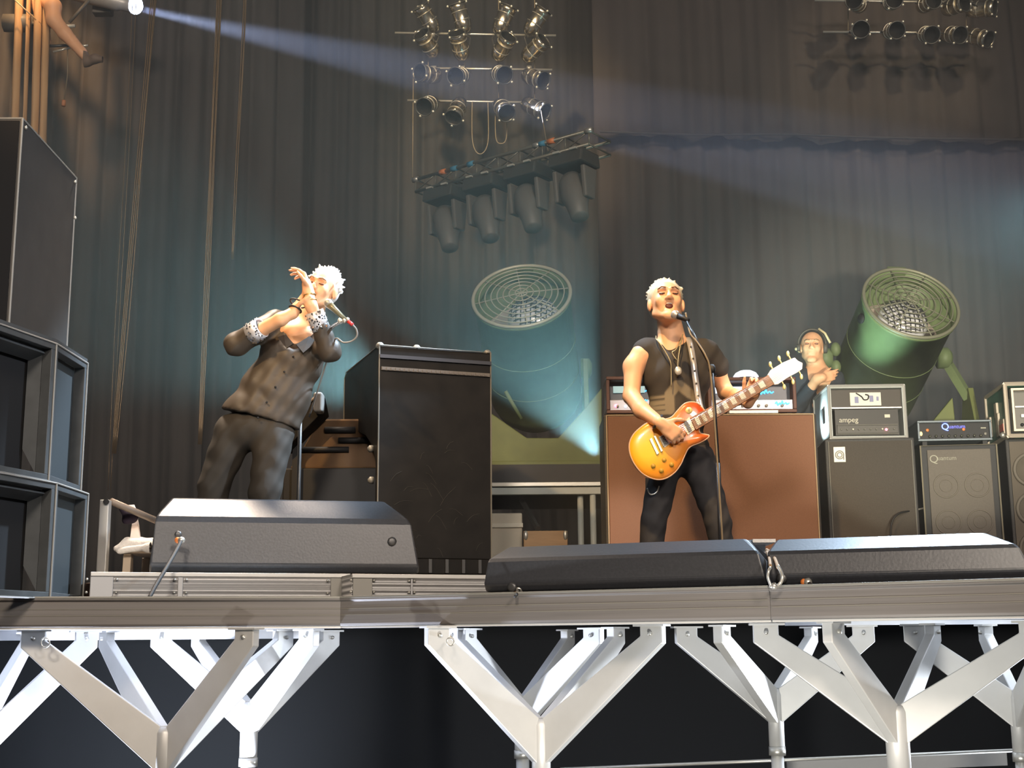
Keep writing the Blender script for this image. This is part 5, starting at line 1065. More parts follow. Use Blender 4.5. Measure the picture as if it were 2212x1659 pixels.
hair_mesh(HL, HAX, pg, M_HAIRG, 150, 0.018, -0.1, -0.5, 3, 1.17)
# shirt
S = Sdf(lo, hi, 0.007)
S.cap(g(1396, 760, 0.02), g(1520, 764, 0.02), 0.078, 0.082, 0.03).ell(g(1462, 812, 0.01), (0.188, 0.118, 0.17), k=0.05).ell(g(1462, 895, 0.01), (0.160, 0.112, 0.17), k=0.05).ell(g(1466, 962, 0.01), (0.165, 0.118, 0.09), k=0.05)
S.cap(g(1524, 764, 0.01), g(1548, 792, 0.045), 0.074, 0.070, 0.02)
S.cap(g(1443, 690, 0.0), g(1451, 728, -0.02), 0.075, 0.078, 0.012, sub=True)
S.ell(g(1448, 742, -0.12), (0.055, 0.07, 0.045), k=0.015, sub=True)
S.plane(g(1460, 1000, 0), (0.1, 0, -1)); me = S.mesh('shirt', 0.0018)
# printed pale pattern on the front of the shirt, a colour attribute
ca = me.color_attributes.new('print', 'FLOAT_COLOR', 'POINT')
def topx(v):
    d = Vector(v)-CO; z = d.dot(fw); return IW/2+F*d.dot(rt)/z, IH/2-F*d.dot(upv)/z
def segd(x, y, a, b):
    ax_, ay = a; bx, by = b; L2 = (bx-ax_)**2+(by-ay)**2; t_ = max(0, min(1, ((x-ax_)*(bx-ax_)+(y-ay)*(by-ay))/L2)); return math.hypot(x-ax_-t_*(bx-ax_), y-ay-t_*(by-ay))
cols = np.zeros((len(me.vertices), 4), np.float32); cols[:, 3] = 1
for i, v in enumerate(me.vertices):
    if v.co.y > G0+0.0: continue
    x, y = topx(v.co); p = 0
    for a_, b_, w_ in (((1462, 832), (1446, 852), 9), ((1446, 852), (1447, 885), 9), ((1468, 832), (1490, 850), 9), ((1490, 850), (1500, 862), 5), ((1403, 872), (1445, 868), 3.5), ((1403, 882), (1445, 880), 3), ((1405, 860), (1440, 856), 1.6), ((1410, 893), (1447, 890), 3)):
        p = max(p, 1-max(0, segd(x, y, a_, b_)-w_)/3.0)
    cols[i, :3] = max(0, p)
ca.data.foreach_set('color', cols.ravel())
ms = mat('black shirt with pale print', (0.05, 0.042, 0.033), 0.85); nt = ms.node_tree
at = nt.nodes.new('ShaderNodeAttribute'); at.attribute_name = 'print'; mx = nt.nodes.new('ShaderNodeMix'); mx.data_type = 'RGBA'; mx.inputs[6].default_value = (0.040, 0.034, 0.028, 1); mx.inputs[7].default_value = (0.20, 0.165, 0.11, 1)
nt.links.new(at.outputs['Fac'], mx.inputs[0]); nt.links.new(mx.outputs[2], nt.nodes['Principled BSDF'].inputs['Base Color'])
obj('shirt', me, ms, pg, True)
S = Sdf(lo-Vector((0, 0, 0.02)), hi, 0.008)
S.ell(g(1470, 985, 0.01), (0.170, 0.125, 0.11), k=0.04)
for hx, kx, ax_ in ((1437, 1412, 1400), (1510, 1551, 1574)):
    S.cap(g(hx, 1000, 0), g(kx, 1130, -0.03), 0.092, 0.068, 0.03).cap(g(kx, 1130, -0.03), g(ax_, 1280, 0.02), 0.066, 0.062, 0.02)
obj('trousers', S.mesh('trousers', 0.003), mat('black denim', (0.030, 0.028, 0.030), 0.8, nscale=20, namt=0.4), pg, True)
for ax_ in (1398, 1578):
    c = g(ax_, 1300, 0.02); S = Sdf(Vector((c.x-0.12, 6.85, DZ-0.01)), Vector((c.x+0.12, 7.3, DZ+0.16)), 0.008)
    S.cap((c.x, 7.16, DZ+0.05), (c.x+(0.01 if ax_ > 1500 else -0.02), 6.98, DZ+0.038), 0.046, 0.040, 0.02).cap((c.x, 7.15, DZ+0.05), (c.x, 7.14, DZ+0.12), 0.05, 0.045, 0.02); S.plane((0, 0, DZ+0.002), (0, 0, -1))
    obj('shoe', S.mesh('shoe'), M_BLACK, pg, True)
M_CHAIN = mat('tan chain', (0.42, 0.36, 0.22), 0.4, 0.5)
bm = N(); tube(bm, bez([g(1417, 726, -0.03), g(1418, 733, -0.085), g(1428, 745, -0.115), g(1447, 778, -0.135), g(1450, 800, -0.13), g(1450, 835, -0.12)], 5), 0.0035, 6); tube(bm, bez([g(1475, 722, -0.05), g(1470, 745, -0.115), g(1465, 775, -0.135), g(1464, 793, -0.135)], 5), 0.0035, 6); tube(bm, bez([g(1474, 730, -0.09), g(1460, 755, -0.125), g(1452, 762, -0.13), g(1462, 778, -0.135)], 4), 0.0035, 6)
obj('necklace', bm, M_CHAIN, pg, True)
bm = N(); ball(bm, g(1465, 801, -0.14), 0.020, (1, 0.35, 1.2), 10); obj('pendant', bm, mat('pale pendant', (0.6, 0.58, 0.5), 0.35, 0.4), pg, True)
bm = N(); ringt(bm, P(1421, 911, 6.765), (0.80, 0.1, -0.55), 0.037, 0.008, 24); obj('wristband', bm, M_BLACK, pg, True)
bm = N(); tube(bm, bez([g(1398, 1055, -0.10), g(1405, 1068, -0.11), g(1418, 1064, -0.11), g(1424, 1050, -0.10)], 5), 0.004, 6); obj('wallet_chain', bm, M_STEEL, pg, True)

# ---------------- guitar
YG = 6.815
gt = thing('electric_guitar', 'yellow to red sunburst electric guitar held by the guitarist', 'guitar', P(1440, 960, YG))
out = [(1513.6, 877), (1504, 870), (1492.6, 868.5), (1481, 871), (1472, 878), (1462, 889), (1452, 900), (1440, 905), (1420, 907), (1398, 914), (1382, 925), (1368, 939), (1359.8, 958), (1361, 980), (1370.6, 1002), (1386, 1021), (1405, 1032), (1425, 1036), (1443, 1031), (1459, 1019), (1471, 1002), (1478.5, 985), (1486, 970), (1496, 962), (1512, 956), (1526, 948), (1532, 941), (1523, 938.5), (1513.6, 936), (1510, 929), (1513, 920), (1524, 907), (1526, 893)]
outc = []
n = len(out)
for i in range(n):
    p0, p1, p2, p3 = out[i-1], out[i], out[(i+1) % n], out[(i+2) % n]
    for k in range(3):
        t_ = k/3; outc.append(tuple(0.5*((2*p1[j])+(p2[j]-p0[j])*t_+(2*p0[j]-5*p1[j]+4*p2[j]-p3[j])*t_*t_+(3*p1[j]-p0[j]-3*p2[j]+p3[j])*t_**3) for j in (0, 1)))
def guitar_pt(px, py, off=0.0): return P(px, py, YG)+Vector((0, off, 0))
cx = sum(p[0] for p in outc)/len(outc); cy = sum(p[1] for p in outc)/len(outc)
bm = N(); layers = []
for off, shr in ((0.052, 1.0), (0.004, 1.0), (-0.001, 0.985), (-0.007, 0.90), (-0.011, 0.72), (-0.013, 0.4)):
    c_ = (1436, 962); layers.append([bm.verts.new(guitar_pt(c_[0]+(p[0]-c_[0])*shr, c_[1]+(p[1]-c_[1])*shr, off)) for p in outc])
bm.faces.new(layers[0]); bm.faces.new(layers[-1][::-1])
for a_, b_ in zip(layers, layers[1:]):
    for i in range(len(outc)): j = (i+1) % len(outc); bm.faces.new((a_[i], a_[j], b_[j], b_[i]))
mb = mat('sunburst lacquer with light', (0.8, 0.4, 0.05), 0.25); nt = mb.node_tree; bs = nt.nodes['Principled BSDF']; bs.inputs['Coat Weight'].default_value = 0.3
tc = nt.nodes.new('ShaderNodeTexCoord'); ds = nt.nodes.new('ShaderNodeVectorMath'); ds.operation = 'DISTANCE'; ds.inputs[1].default_value = P(1398, 972, YG)  # gradient mixes the sunburst with light falling on the lower bout
rp = nt.nodes.new('ShaderNodeValToRGB'); mr = nt.nodes.new('ShaderNodeMath'); mr.operation = 'MULTIPLY'; mr.inputs[1].default_value = 2.6
nt.links.new(tc.outputs['Object'], ds.inputs[0]); nt.links.new(ds.outputs['Value'], mr.inputs[0]); nt.links.new(mr.outputs[0], rp.inputs[0]); nt.links.new(rp.outputs[0], bs.inputs['Base Color'])
er = rp.color_ramp.elements; er[0].position = 0.10; er[0].color = (0.95, 0.62, 0.03, 1); er[1].position = 0.95; er[1].color = (0.62, 0.09, 0.03, 1)
e = er.new(0.30); e.color = (0.90, 0.34, 0.02, 1); e = er.new(0.45); e.color = (0.72, 0.24, 0.03, 1)
obj('guitar_body', bm, mb, gt, True)
bm = N(); ps = [guitar_pt(p[0], p[1], 0.002) for p in outc]; tube(bm, ps+[ps[0]], 0.0042, 6); obj('binding', bm, mat('cream binding', (0.72, 0.42, 0.25), 0.4), gt, True)
def gprism(name, pts, o0, o1, m, par=gt, bev=0.001):
    bm = N(); A_ = [bm.verts.new(guitar_pt(*p, o0)) for p in pts]; B_ = [bm.verts.new(guitar_pt(*p, o1)) for p in pts]; bm.faces.new(A_); bm.faces.new(B_[::-1])
    for i in range(len(pts)): j = (i+1) % len(pts); bm.faces.new((A_[i], A_[j], B_[j], B_[i]))
    return obj(name, bm, m, par, bevel=bev)
M_FB = mat('tan fretboard', (0.36, 0.17, 0.08), 0.5); M_CREAM = mat('cream plastic', (0.85, 0.78, 0.62), 0.35)
nk = gprism('neck', [(1490, 904), (1658, 812), (1671, 831), (1502, 930)], 0.018, -0.018, mat('reddish neck', (0.35, 0.14, 0.06), 0.4), bev=0.004)
gprism('fretboard', [(1490, 904), (1658, 812), (1671, 831), (1502, 930)], -0.018, -0.024, M_FB)
for i, u in enumerate((0.06, 0.14, 0.225, 0.315, 0.41, 0.515, 0.63, 0.75, 0.88)):
    def at_(u, v): return (1490+168*u+12.5*v, 904-92*u+(26-7*u)*v)
    w_ = 0.022+0.012*u; gprism('inlay', [at_(u-w_, 0.22), at_(u+w_, 0.18), at_(u+w_, 0.82), at_(u-w_, 0.78)], -0.0235, -0.0255, M_CREAM)
bm = N()
for i in range(20):
    u = 1-0.5**(i/12.0) if i else 0; u = 1-u*1.45
    if u > 0.01: tube(bm, [guitar_pt(*at_(u, 0.0), -0.025), guitar_pt(*at_(u, 1.0), -0.025)], 0.0012, 4)
obj('frets', bm, M_STEEL, gt)
bm = N()
for k in range(6):
    v = 0.14+0.145*k; tube(bm, [guitar_pt(*at_(-0.42, v*0.9+0.05), -0.026), guitar_pt(*at_(1.0, v), -0.028), guitar_pt(*at_(1.2, v), -0.020)], 0.0008, 4)
obj('strings', bm, M_STEEL, gt)
hs = gprism('headstock', [(1657, 811), (1664, 800), (1690, 784), (1716, 773), (1723, 780), (1733, 785), (1732, 798), (1722, 805), (1700, 817), (1680, 831), (1671, 832)], 0.010, -0.010, mat('glossy glare tinted headstock', (0.80, 0.74, 0.66), 0.15), bev=0.003)  # blown-out light on the headstock is put into this pale colour
for (x, y) in ((1668, 796), (1687, 783), (1706, 773)):
    bm = N(); tube(bm, [guitar_pt(x+3, y+5, 0), guitar_pt(x-4, y-8, 0)], 0.004, 6); ball(bm, guitar_pt(x-4, y-9, 0), 0.011, (0.8, 0.6, 1.4), 8); obj('tuning_peg', bm, mat('ivory gold pegs', (0.72, 0.60, 0.25), 0.3, 0.3), gt, True)
for (x, y) in ((1690, 826), (1709, 815), (1727, 804)):
    bm = N(); tube(bm, [guitar_pt(x-3, y-6, 0), guitar_pt(x+4, y+8, 0)], 0.004, 6); ball(bm, guitar_pt(x+4, y+10, 0), 0.011, (0.8, 0.6, 1.4), 8); obj('tuning_peg', bm, mat('ivory gold pegs', (0.72, 0.60, 0.25), 0.3, 0.3), gt, True)
pk = gprism('pickup_surround', [(1473, 918), (1488, 902), (1500, 929), (1485, 941)], -0.008, -0.020, M_CREAM); gprism('pickup', [(1476, 915), (1482, 909), (1494, 931), (1487, 936)], -0.020, -0.024, M_DSTEEL)
pk = gprism('pickup_surround', [(1422, 945), (1434, 938), (1446, 960), (1434, 968)], -0.010, -0.018, M_CREAM); gprism('pickup', [(1425, 945), (1433, 941), (1443, 959), (1435, 964)], -0.018, -0.022, M_DSTEEL)
gprism('bridge', [(1411, 944), (1415, 942), (1431, 975), (1427, 978)], -0.010, -0.024, M_STEEL); gprism('tailpiece', [(1402, 950), (1407, 947), (1423, 980), (1418, 984)], -0.010, -0.022, M_STEEL)
for (x, y) in ((1410.6, 1007), (1428, 1017), (1434, 994), (1450, 1004)):
    bm = N(); lathe(bm, [(0.013, 0), (0.012, 0.012), (0.0, 0.013)], guitar_pt(x, y, -0.006), (0, -1, 0), 16, caps=False); obj('knob', bm, mat('amber knob', (0.55, 0.33, 0.05), 0.3), gt, True)
bm = N(); lathe(bm, [(0.018, 0), (0.018, 0.004), (0.0, 0.005)], guitar_pt(1487.7, 887.6, -0.009), (0, -1, 0), 20, caps=False); obj('switch_washer', bm, mat('yellow cream', (0.85, 0.66, 0.25), 0.3), gt, True)
bm = N(); tube(bm, [guitar_pt(1487.7, 887.6, -0.01), guitar_pt(1486, 885, -0.035)], 0.003, 6); obj('toggle_switch', bm, M_CREAM, gt, True)
st = bez([g(1484, 728, 0.03), g(1490, 740, -0.075), g(1497, 775, -0.128), g(1502, 815, -0.135), g(1508, 855, -0.14), P(1514, 884, 6.87)], 6)
bm = N(); rw = []
for p in st: rw.append([bm.verts.new(p+Vector((o, -0.002 if abs(o) < 0.01 else 0.0, 0))) for o in (-0.016, 0, 0.016)])
for a_, b_ in zip(rw, rw[1:]):
    for i in (0, 1): bm.faces.new((a_[i], a_[i+1], b_[i+1], b_[i]))
obj('strap', bm, mat('silver leather strap', (0.55, 0.52, 0.50), 0.3, 0.4), gt, True, solid=0.003)
for p in st[8::4]:
    bm = N(); ball(bm, p+Vector((0, -0.005, 0)), 0.0055, n=8); obj('stud', bm, M_DSTEEL, gt, True)

# ---------------- guitarist's microphone and stand
YM = 6.66
t = thing('microphone_stand', 'black straight microphone stand with boom arm before the guitarist', 'microphone stand', (P(1560, 1200, YM).x, YM, DZ))
foot = PZ(1562, 1300, DZ); foot = Vector((P(1562, 1300, YM).x, YM, DZ)); topm = P(1538, 797, YM)
bm = N(); lathe(bm, [(0.13, 0.0), (0.13, 0.012), (0.03, 0.03), (0.016, 0.04)], foot, (0, 0, 1), 32); obj('base', bm, M_BLACK, t, True)
bm = N(); tube(bm, [foot+Vector((0, 0, 0.03)), P(1551, 1000, YM)], 0.0125, 12); tube(bm, [P(1551, 1000, YM), topm], 0.0095, 12); obj('pole', bm, mat('black gloss tube', (0.02, 0.02, 0.022), 0.3), t, True)
bm = N(); ball(bm, topm, 0.020, (1, 1, 1.3)); obj('clutch', bm, M_BLACK, t, True)
bm = N(); tube(bm, [P(1546, 812, YM), P(1506, 738, YM+0.02), P(1484, 695, 6.74)], 0.0075, 8); obj('boom', bm, mat('black gloss tube', (0.02, 0.02, 0.022), 0.3), t, True)
bm = N(); tube(bm, bez([P(1481, 676, 6.76), P(1486, 700, 6.74), P(1492, 722, 6.70), P(1508, 742, 6.67), P(1524, 768, 6.64), P(1534, 800, 6.64), P(1543, 900, 6.645), P(1550, 1000, 6.645), P(1560, 1160, 6.645), P(1562, 1295, 6.645)], 6), 0.005, 8); obj('cable', bm, mat('tan mic cable', (0.22, 0.16, 0.09), 0.6), t, True)
t = thing('microphone', 'black microphone with pale grille in front of the guitarist\'s mouth', 'microphone', P(1470, 682, 6.78))
bm = N(); ball(bm, P(1459, 680, 6.80), 0.025, (1, 1, 1), 14); obj('grille', bm, mat('pale mesh grille', (0.55, 0.50, 0.44), 0.4, 0.6), t, True)
bm = N(); tube(bm, [P(1464, 682, 6.795), P(1487, 692, 6.745)], [0.018, 0.011], 12); obj('handle', bm, M_BLACK, t, True)

# ---------------- singer
S0 = 6.95
s_ = lambda px, py, dy=0.0: P(px, py, S0+dy)
ps_ = thing('person', 'white haired singer leaning back in a grey brown shirt, both hands raised beside his face', 'person', (s_(510, 1300).x, S0, DZ))
lo = Vector((s_(420, 800).x-0.12, 6.45, DZ)); hi = Vector((s_(740, 800).x+0.10, 7.40, 3.85)); S = Sdf(lo, hi, 0.0065)
HL2, HAX2 = head(S, s_(695, 627, -0.03), (-0.22, -0.95, 0.12), (0.30, 0.12, 0.94), 1.0, 0.8)
S.cap(s_(684, 652, 0.04), s_(650, 716, 0.04), 0.058, 0.070, 0.03).ell(s_(640, 720, 0.0), (0.10, 0.075, 0.06), k=0.04)
S.cap(s_(598, 700, 0.03), s_(685, 742, 0.04), 0.068, 0.068, 0.04).cap(s_(630, 755, 0.05), s_(560, 920, 0.06), 0.095, 0.09, 0.03)
for pts in (((505, 935, 0.03), (462, 1050, 0.0), (436, 1290, 0.05)), ((590, 940, 0.0), (572, 1060, -0.06), (560, 1290, 0.0))):
    S.cap(s_(*pts[0]), s_(*pts[1]), 0.075, 0.05, 0.03).cap(s_(*pts[1]), s_(*pts[2]), 0.05, 0.036, 0.02)
S.cap(s_(592, 695, 0.0), s_(510, 742, -0.12), 0.052, 0.042, 0.03).cap(s_(510, 742, -0.12), s_(606, 690, -0.24), 0.042, 0.034, 0.02).cap(s_(606, 690, -0.24), s_(634, 675, -0.22), 0.034, 0.028, 0.02)
hand(S, s_(634, 675, -0.22), (0.36, 0.25, 0.90), (0.9, 0.3, -0.2), (0.5, -0.4, 0.2), ((0.1, 0.25, 0.2), (0.15, 0.25, 0.2), (0.3, 0.4, 0.3), (0.45, 0.5, 0.4)), 0.10, 1.0)
S.cap(s_(686, 742, 0.02), s_(712, 758, -0.14), 0.050, 0.044, 0.03).cap(s_(712, 758, -0.14), s_(672, 660, -0.24), 0.042, 0.030, 0.02).cap(s_(672, 660, -0.24), s_(666, 628, -0.24), 0.029, 0.026, 0.02)
hand(S, s_(666, 628, -0.24), (-0.25, 0.0, 0.95), (-0.95, -0.1, -0.1), (-0.2, -0.9, 0.2), ((0.75, 0.3, 0.1), (0.85, 0.35, 0.15), (0.9, 0.5, 0.3), (1.0, 0.6, 0.4)), 0.14, 1.0)
obj('body', S.mesh('body'), M_SKIN, ps_, True)
face_parts(HL2, HAX2, ps_, 1.0, 0.8, closed=True)
hair_mesh(HL2, HAX2, ps_, mat('white hair', (0.92, 0.90, 0.86), 0.5), 120, 0.026, 0.15, -0.2, 9, 1.0)
S = Sdf(lo, hi, 0.007)
S.cap(s_(598, 702, 0.03), s_(684, 744, 0.04), 0.080, 0.080, 0.03).ell(s_(628, 780, 0.02), (0.175, 0.13, 0.15), ((0.92, 0, -0.38), (0, 1, 0), (0.38, 0, 0.92)), k=0.05)
S.ell(s_(594, 850, 0.02), (0.195, 0.135, 0.19), ((0.92, 0, -0.38), (0, 1, 0), (0.38, 0, 0.92)), k=0.05).ell(s_(564, 900, 0.02), (0.215, 0.14, 0.12), ((0.96, 0, -0.27), (0, 1, 0), (0.27, 0, 0.96)), k=0.05)
S.cap(s_(592, 697, 0.0), s_(510, 744, -0.12), 0.066, 0.060, 0.02).cap(s_(510, 744, -0.12), s_(556, 714, -0.18), 0.060, 0.050, 0.02)
S.cap(s_(686, 744, 0.02), s_(712, 758, -0.14), 0.064, 0.060, 0.02).cap(s_(712, 758, -0.14), s_(692, 708, -0.20), 0.056, 0.048, 0.02)
S.cap(s_(690, 640, 0.0), s_(636, 728, -0.10), 0.07, 0.062, 0.015, sub=True)
for a_, b_ in (((545, 820, -0.13), (600, 905, -0.13)), ((600, 800, -0.14), (618, 900, -0.13)), ((560, 790, -0.12), (520, 870, -0.12)), ((640, 800, -0.12), (570, 810, -0.14))): S.cap(s_(*a_), s_(*b_), 0.010, 0.010, 0.02, sub=True)
S.plane(s_(556, 903, 0), (-0.27, 0, -0.96))
me = S.mesh('shirt', 0.003)
obj('shirt', me, mat('grey brown satin shirt', (0.058, 0.045, 0.033), 0.55, nscale=7, namt=0.04), ps_, True)
for pts in (((612, 716, -0.10), (634, 742, -0.125), (618, 752, -0.13), (597, 724, -0.09)), ((668, 726, -0.085), (640, 744, -0.125), (655, 762, -0.13), (684, 738, -0.08))):
    bm = N(); bm.faces.new([bm.verts.new(s_(*q)) for q in pts]); obj('collar', bm, mat('darker collar satin', (0.035, 0.028, 0.022), 0.5), ps_, False, solid=0.008, bevel=0.003)
bm = N()
for k in range(5):
    p = s_(633-k*19, 770+k*33, -0.118-0.004*k); ball(bm, p, 0.006, n=8)
obj('shirt_buttons', bm, M_BLACK, ps_, True)
def cuff(a_, b_, r_):
    bm = N(); tube(bm, [a_, b_], r_, 22, False); c = obj('sequin_cuff', bm, mat('silver sequins', (0.85, 0.84, 0.88), 0.35, 0.5), ps_, True, solid=0.006)
    bm = N(); d_ = (b_-a_); L_ = d_.length; x, y, d_ = frame_of(d_); rr = random.Random(5)
    for i in range(110):
        an = rr.uniform(0, 6.28); h_ = rr.uniform(0.04, 0.96)*L_; e = x*math.cos(an)+y*math.sin(an); p = a_+d_*h_+e*(r_+0.001); tx = e.cross(d_)
        tl = Vector((rr.uniform(-.5, .5), rr.uniform(-.5, .5), rr.uniform(-.5, .5))); n_ = (e+tl).normalized(); u_ = n_.orthogonal().normalized(); v_ = n_.cross(u_); s = 0.0055
        vs = [bm.verts.new(p+e*0.003+u_*s*math.cos(q)+v_*s*math.sin(q)) for q in (0, 1.57, 3.14, 4.71)]; bm.faces.new(vs)
    o = obj('sequins', bm, mat('bright sequin', (0.9, 0.88, 0.85), 0.12, 1.0), c)
cuff(s_(541, 722, -0.165), s_(566, 707, -0.195), 0.055); cuff(s_(694, 712, -0.195), s_(679, 673, -0.225), 0.048)
bm = N(); ringt(bm, s_(638, 668, -0.22), (0.36, 0.25, 0.90), 0.033, 0.005, 20); ringt(bm, s_(643, 655, -0.22), (0.36, 0.25, 0.90), 0.042, 0.004, 20); obj('bracelet', bm, M_BLACK, ps_, True)
bm = N(); ringt(bm, s_(668, 638, -0.24), (-0.2, 0.0, 0.95), 0.031, 0.004, 20); ringt(bm, s_(670, 650, -0.24), (-0.2, 0.0, 0.95), 0.032, 0.004, 20); obj('bracelet', bm, mat('gold', (0.8, 0.6, 0.25), 0.25, 0.9), ps_, True)
S = Sdf(lo-Vector((0, 0, 0.02)), hi, 0.008); S.ell(s_(552, 930, 0.02), (0.180, 0.13, 0.11), k=0.04)
for pts in (((505, 935, 0.03), (462, 1050, 0.0), (436, 1280, 0.05)), ((592, 940, 0.0), (572, 1060, -0.06), (560, 1280, 0.0))):
    S.cap(s_(*pts[0]), s_(*pts[1]), 0.105, 0.082, 0.03).cap(s_(*pts[1]), s_(*pts[2]), 0.080, 0.075, 0.02)
obj('trousers', S.mesh('trousers', 0.003), mat('dark grey brown trousers', (0.034, 0.028, 0.021), 0.75, nscale=12, namt=0.08), ps_, True)
for px, dy in ((434, 0.05), (558, 0.0)):
    c = s_(px, 1300, dy); S = Sdf(Vector((c.x-0.12, c.y-0.32, DZ-0.01)), Vector((c.x+0.12, c.y+0.16, DZ+0.16)), 0.008)
    S.cap((c.x, c.y+0.04, DZ+0.05), (c.x, c.y-0.16, DZ+0.038), 0.046, 0.040, 0.02).cap((c.x, c.y+0.03, DZ+0.05), (c.x, c.y+0.03, DZ+0.12), 0.05, 0.045, 0.02); S.plane((0, 0, DZ+0.002), (0, 0, -1)); obj('shoe', S.mesh('shoe'), M_BLACK, ps_, True)
# singer's microphone and stand
t = thing('microphone', 'long microphone under the singer\'s chin with red plug and looping cable', 'microphone', s_(720, 670, -0.25))
bm = N(); ball(bm, s_(709, 655, -0.26), 0.024, n=14); obj('grille', bm, mat('grey mesh grille', (0.35, 0.33, 0.28), 0.4, 0.5), t, True)
bm = N(); tube(bm, [s_(711, 658, -0.26), s_(722, 668, -0.26), s_(748, 692, -0.26)], [0.021, 0.016, 0.010], 12); obj('handle', bm, mat('olive grey handle', (0.20, 0.18, 0.11), 0.35, 0.3), t, True)
bm = N(); ball(bm, s_(717, 655, -0.262), 0.008, n=8); ball(bm, s_(751, 690, -0.26), 0.011, n=8); obj('bright_fitting', bm, M_STEEL, t, True)
bm = N(); tube(bm, [s_(752, 694, -0.26), s_(762, 702, -0.26)], 0.010, 10); obj('red_plug', bm, mat('red plug', (0.55, 0.04, 0.04), 0.4), t, True)
bm = N(); tube(bm, bez([s_(762, 702, -0.26), s_(770, 712, -0.25), s_(771, 726, -0.24), s_(760, 737, -0.22), s_(742, 740, -0.2), s_(722, 734, -0.16), s_(700, 800, -0.02), s_(668, 900, 0.2)], 6), 0.0045, 8); obj('cable', bm, mat('grey cable', (0.25, 0.24, 0.23), 0.5), t, True)
t = thing('microphone_stand', 'silver microphone stand half hidden behind the singer\'s elbow', 'microphone stand', (s_(640, 1300).x, S0+0.35, DZ))
bm = N(); tube(bm, [s_(744, 692, -0.26), s_(722, 703, -0.2), s_(700, 725, -0.1)], 0.009, 8); tube(bm, [s_(700, 725, -0.1), s_(726, 735, 0.12), s_(690, 776, 0.2), s_(650, 836, 0.24)], 0.010, 8); obj('boom', bm, mat('chrome tube', (0.75, 0.78, 0.8), 0.2, 0.8), t, True)
bm = N(); tube(bm, [s_(650, 836, 0.24), Vector((s_(640, 1300, 0.3).x, S0+0.3, DZ+0.02))], 0.011, 10); obj('pole', bm, M_DSTEEL, t, True)
for p, r_ in ((s_(744, 692, -0.26), 0.013), (s_(734, 693, -0.24), 0.012), (s_(686, 778, 0.2), 0.020), (s_(651, 832, 0.235), 0.018)):
    bm = N(); ball(bm, p, r_, (1, 1, 1.3), 10); obj('joint', bm, M_STEEL, t, True)
bm = N(); c = Vector((s_(640, 1300, 0.3).x, S0+0.3, DZ)); lathe(bm, [(0.13, 0.0), (0.13, 0.015), (0.02, 0.03)], c, (0, 0, 1), 28); obj('base', bm, M_BLACK, t, True)

# ---------------- technician
T0 = 9.32
k_ = lambda px, py, dy=0.0: P(px, py, T0+dy)
pt = thing('person', 'technician in dark shirt with headset standing between brown cabinet and rack case', 'person', (k_(1752, 1300).x, T0, DZ+0.2))
bm = N(); c = k_(1752, 1300); box(bm, (c.x-0.14, T0-0.14, DZ), (c.x+0.22, T0+0.3, DZ+0.2)); tag(obj('step_box', bm, M_BLKCASE), 'black step box under the technician with the headset', 'step')
lo = Vector((k_(1690, 800).x-0.05, T0-0.42, DZ+0.2)); hi = Vector((k_(1850, 800).x+0.1, T0+0.25, 3.9)); S = Sdf(lo, hi, 0.008)
HL3, HAX3 = head(S, k_(1754, 752, 0), (-0.22, -0.95, 0.05), (0.06, 0.05, 0.99), 1.02, 0)
S.cap(k_(1757, 772, 0.02), k_(1766, 800, 0.03), 0.058, 0.07, 0.03).cap(k_(1725, 822, 0.03), k_(1800, 822, 0.03), 0.07, 0.07, 0.04).cap(k_(1764, 830, 0.03), k_(1762, 960, 0.03), 0.125, 0.11, 0.05)
cx_ = k_(1762, 960).x
for sx in (-0.08, 0.08): S.cap((cx_+sx, T0+0.02, 2.85), (cx_+sx, T0+0.0, 2.42), 0.075, 0.055, 0.03).cap((cx_+sx, T0+0.0, 2.42), (cx_+sx, T0+0.03, DZ+0.29), 0.055, 0.04, 0.02)
S.cap(k_(1725, 826, 0.02), k_(1722, 880, -0.05), 0.046, 0.04, 0.03).cap(k_(1722, 880, -0.05), k_(1766, 818, -0.28), 0.04, 0.034, 0.02).cap(k_(1766, 818, -0.28), k_(1776, 815, -0.3), 0.034, 0.03, 0.02)
S.cap(k_(1800, 826, 0.02), k_(1812, 880, -0.02), 0.046, 0.04, 0.03).cap(k_(1812, 880, -0.02), k_(1812, 868, -0.20), 0.04, 0.03, 0.02)
hand(S, k_(1772, 818, -0.28), (0.95, 0.0, 0.25), (0, 1, 0.2), (0, 0, 1), (0.15, 0.3, 0.4, 0.5), 0.02, 0.92, thumb_out=0.35)
hand(S, k_(1812, 868, -0.20), (-0.8, -0.1, 0.1), (0, 0.9, -0.2), (0, 0, 1), (0.3, 0.3, 0.3, 0.3), 0.02, 0.95)
obj('body', S.mesh('body'), M_SKIN, pt, True); face_parts(HL3, HAX3, pt, 1.02, 0)
hair_mesh(HL3, HAX3, pt, mat('short dark hair', (0.05, 0.04, 0.03), 0.8), 0, 0.01, 0.1, 0, 4, 0.97, sides=0)
S = Sdf(lo, hi, 0.009)
S.cap(k_(1726, 822, 0.03), k_(1800, 822, 0.03), 0.082, 0.082, 0.04).ell(k_(1763, 860, 0.03), (0.185, 0.12, 0.22), k=0.05).ell(k_(1762, 930, 0.03), (0.165, 0.12, 0.17), k=0.05)
S.cap(k_(1724, 826, 0.02), k_(1722, 880, -0.05), 0.062, 0.056, 0.02).cap(k_(1722, 880, -0.05), k_(1750, 840, -0.2), 0.055, 0.045, 0.02).cap(k_(1801, 826, 0.02), k_(1812, 870, -0.02), 0.062, 0.056, 0.02)
S.cap(k_(1754, 764, 0.0), k_(1758, 784, -0.03), 0.062, 0.05, 0.012, sub=True); S.plane((0, 0, 2.72), (0, 0, -1))
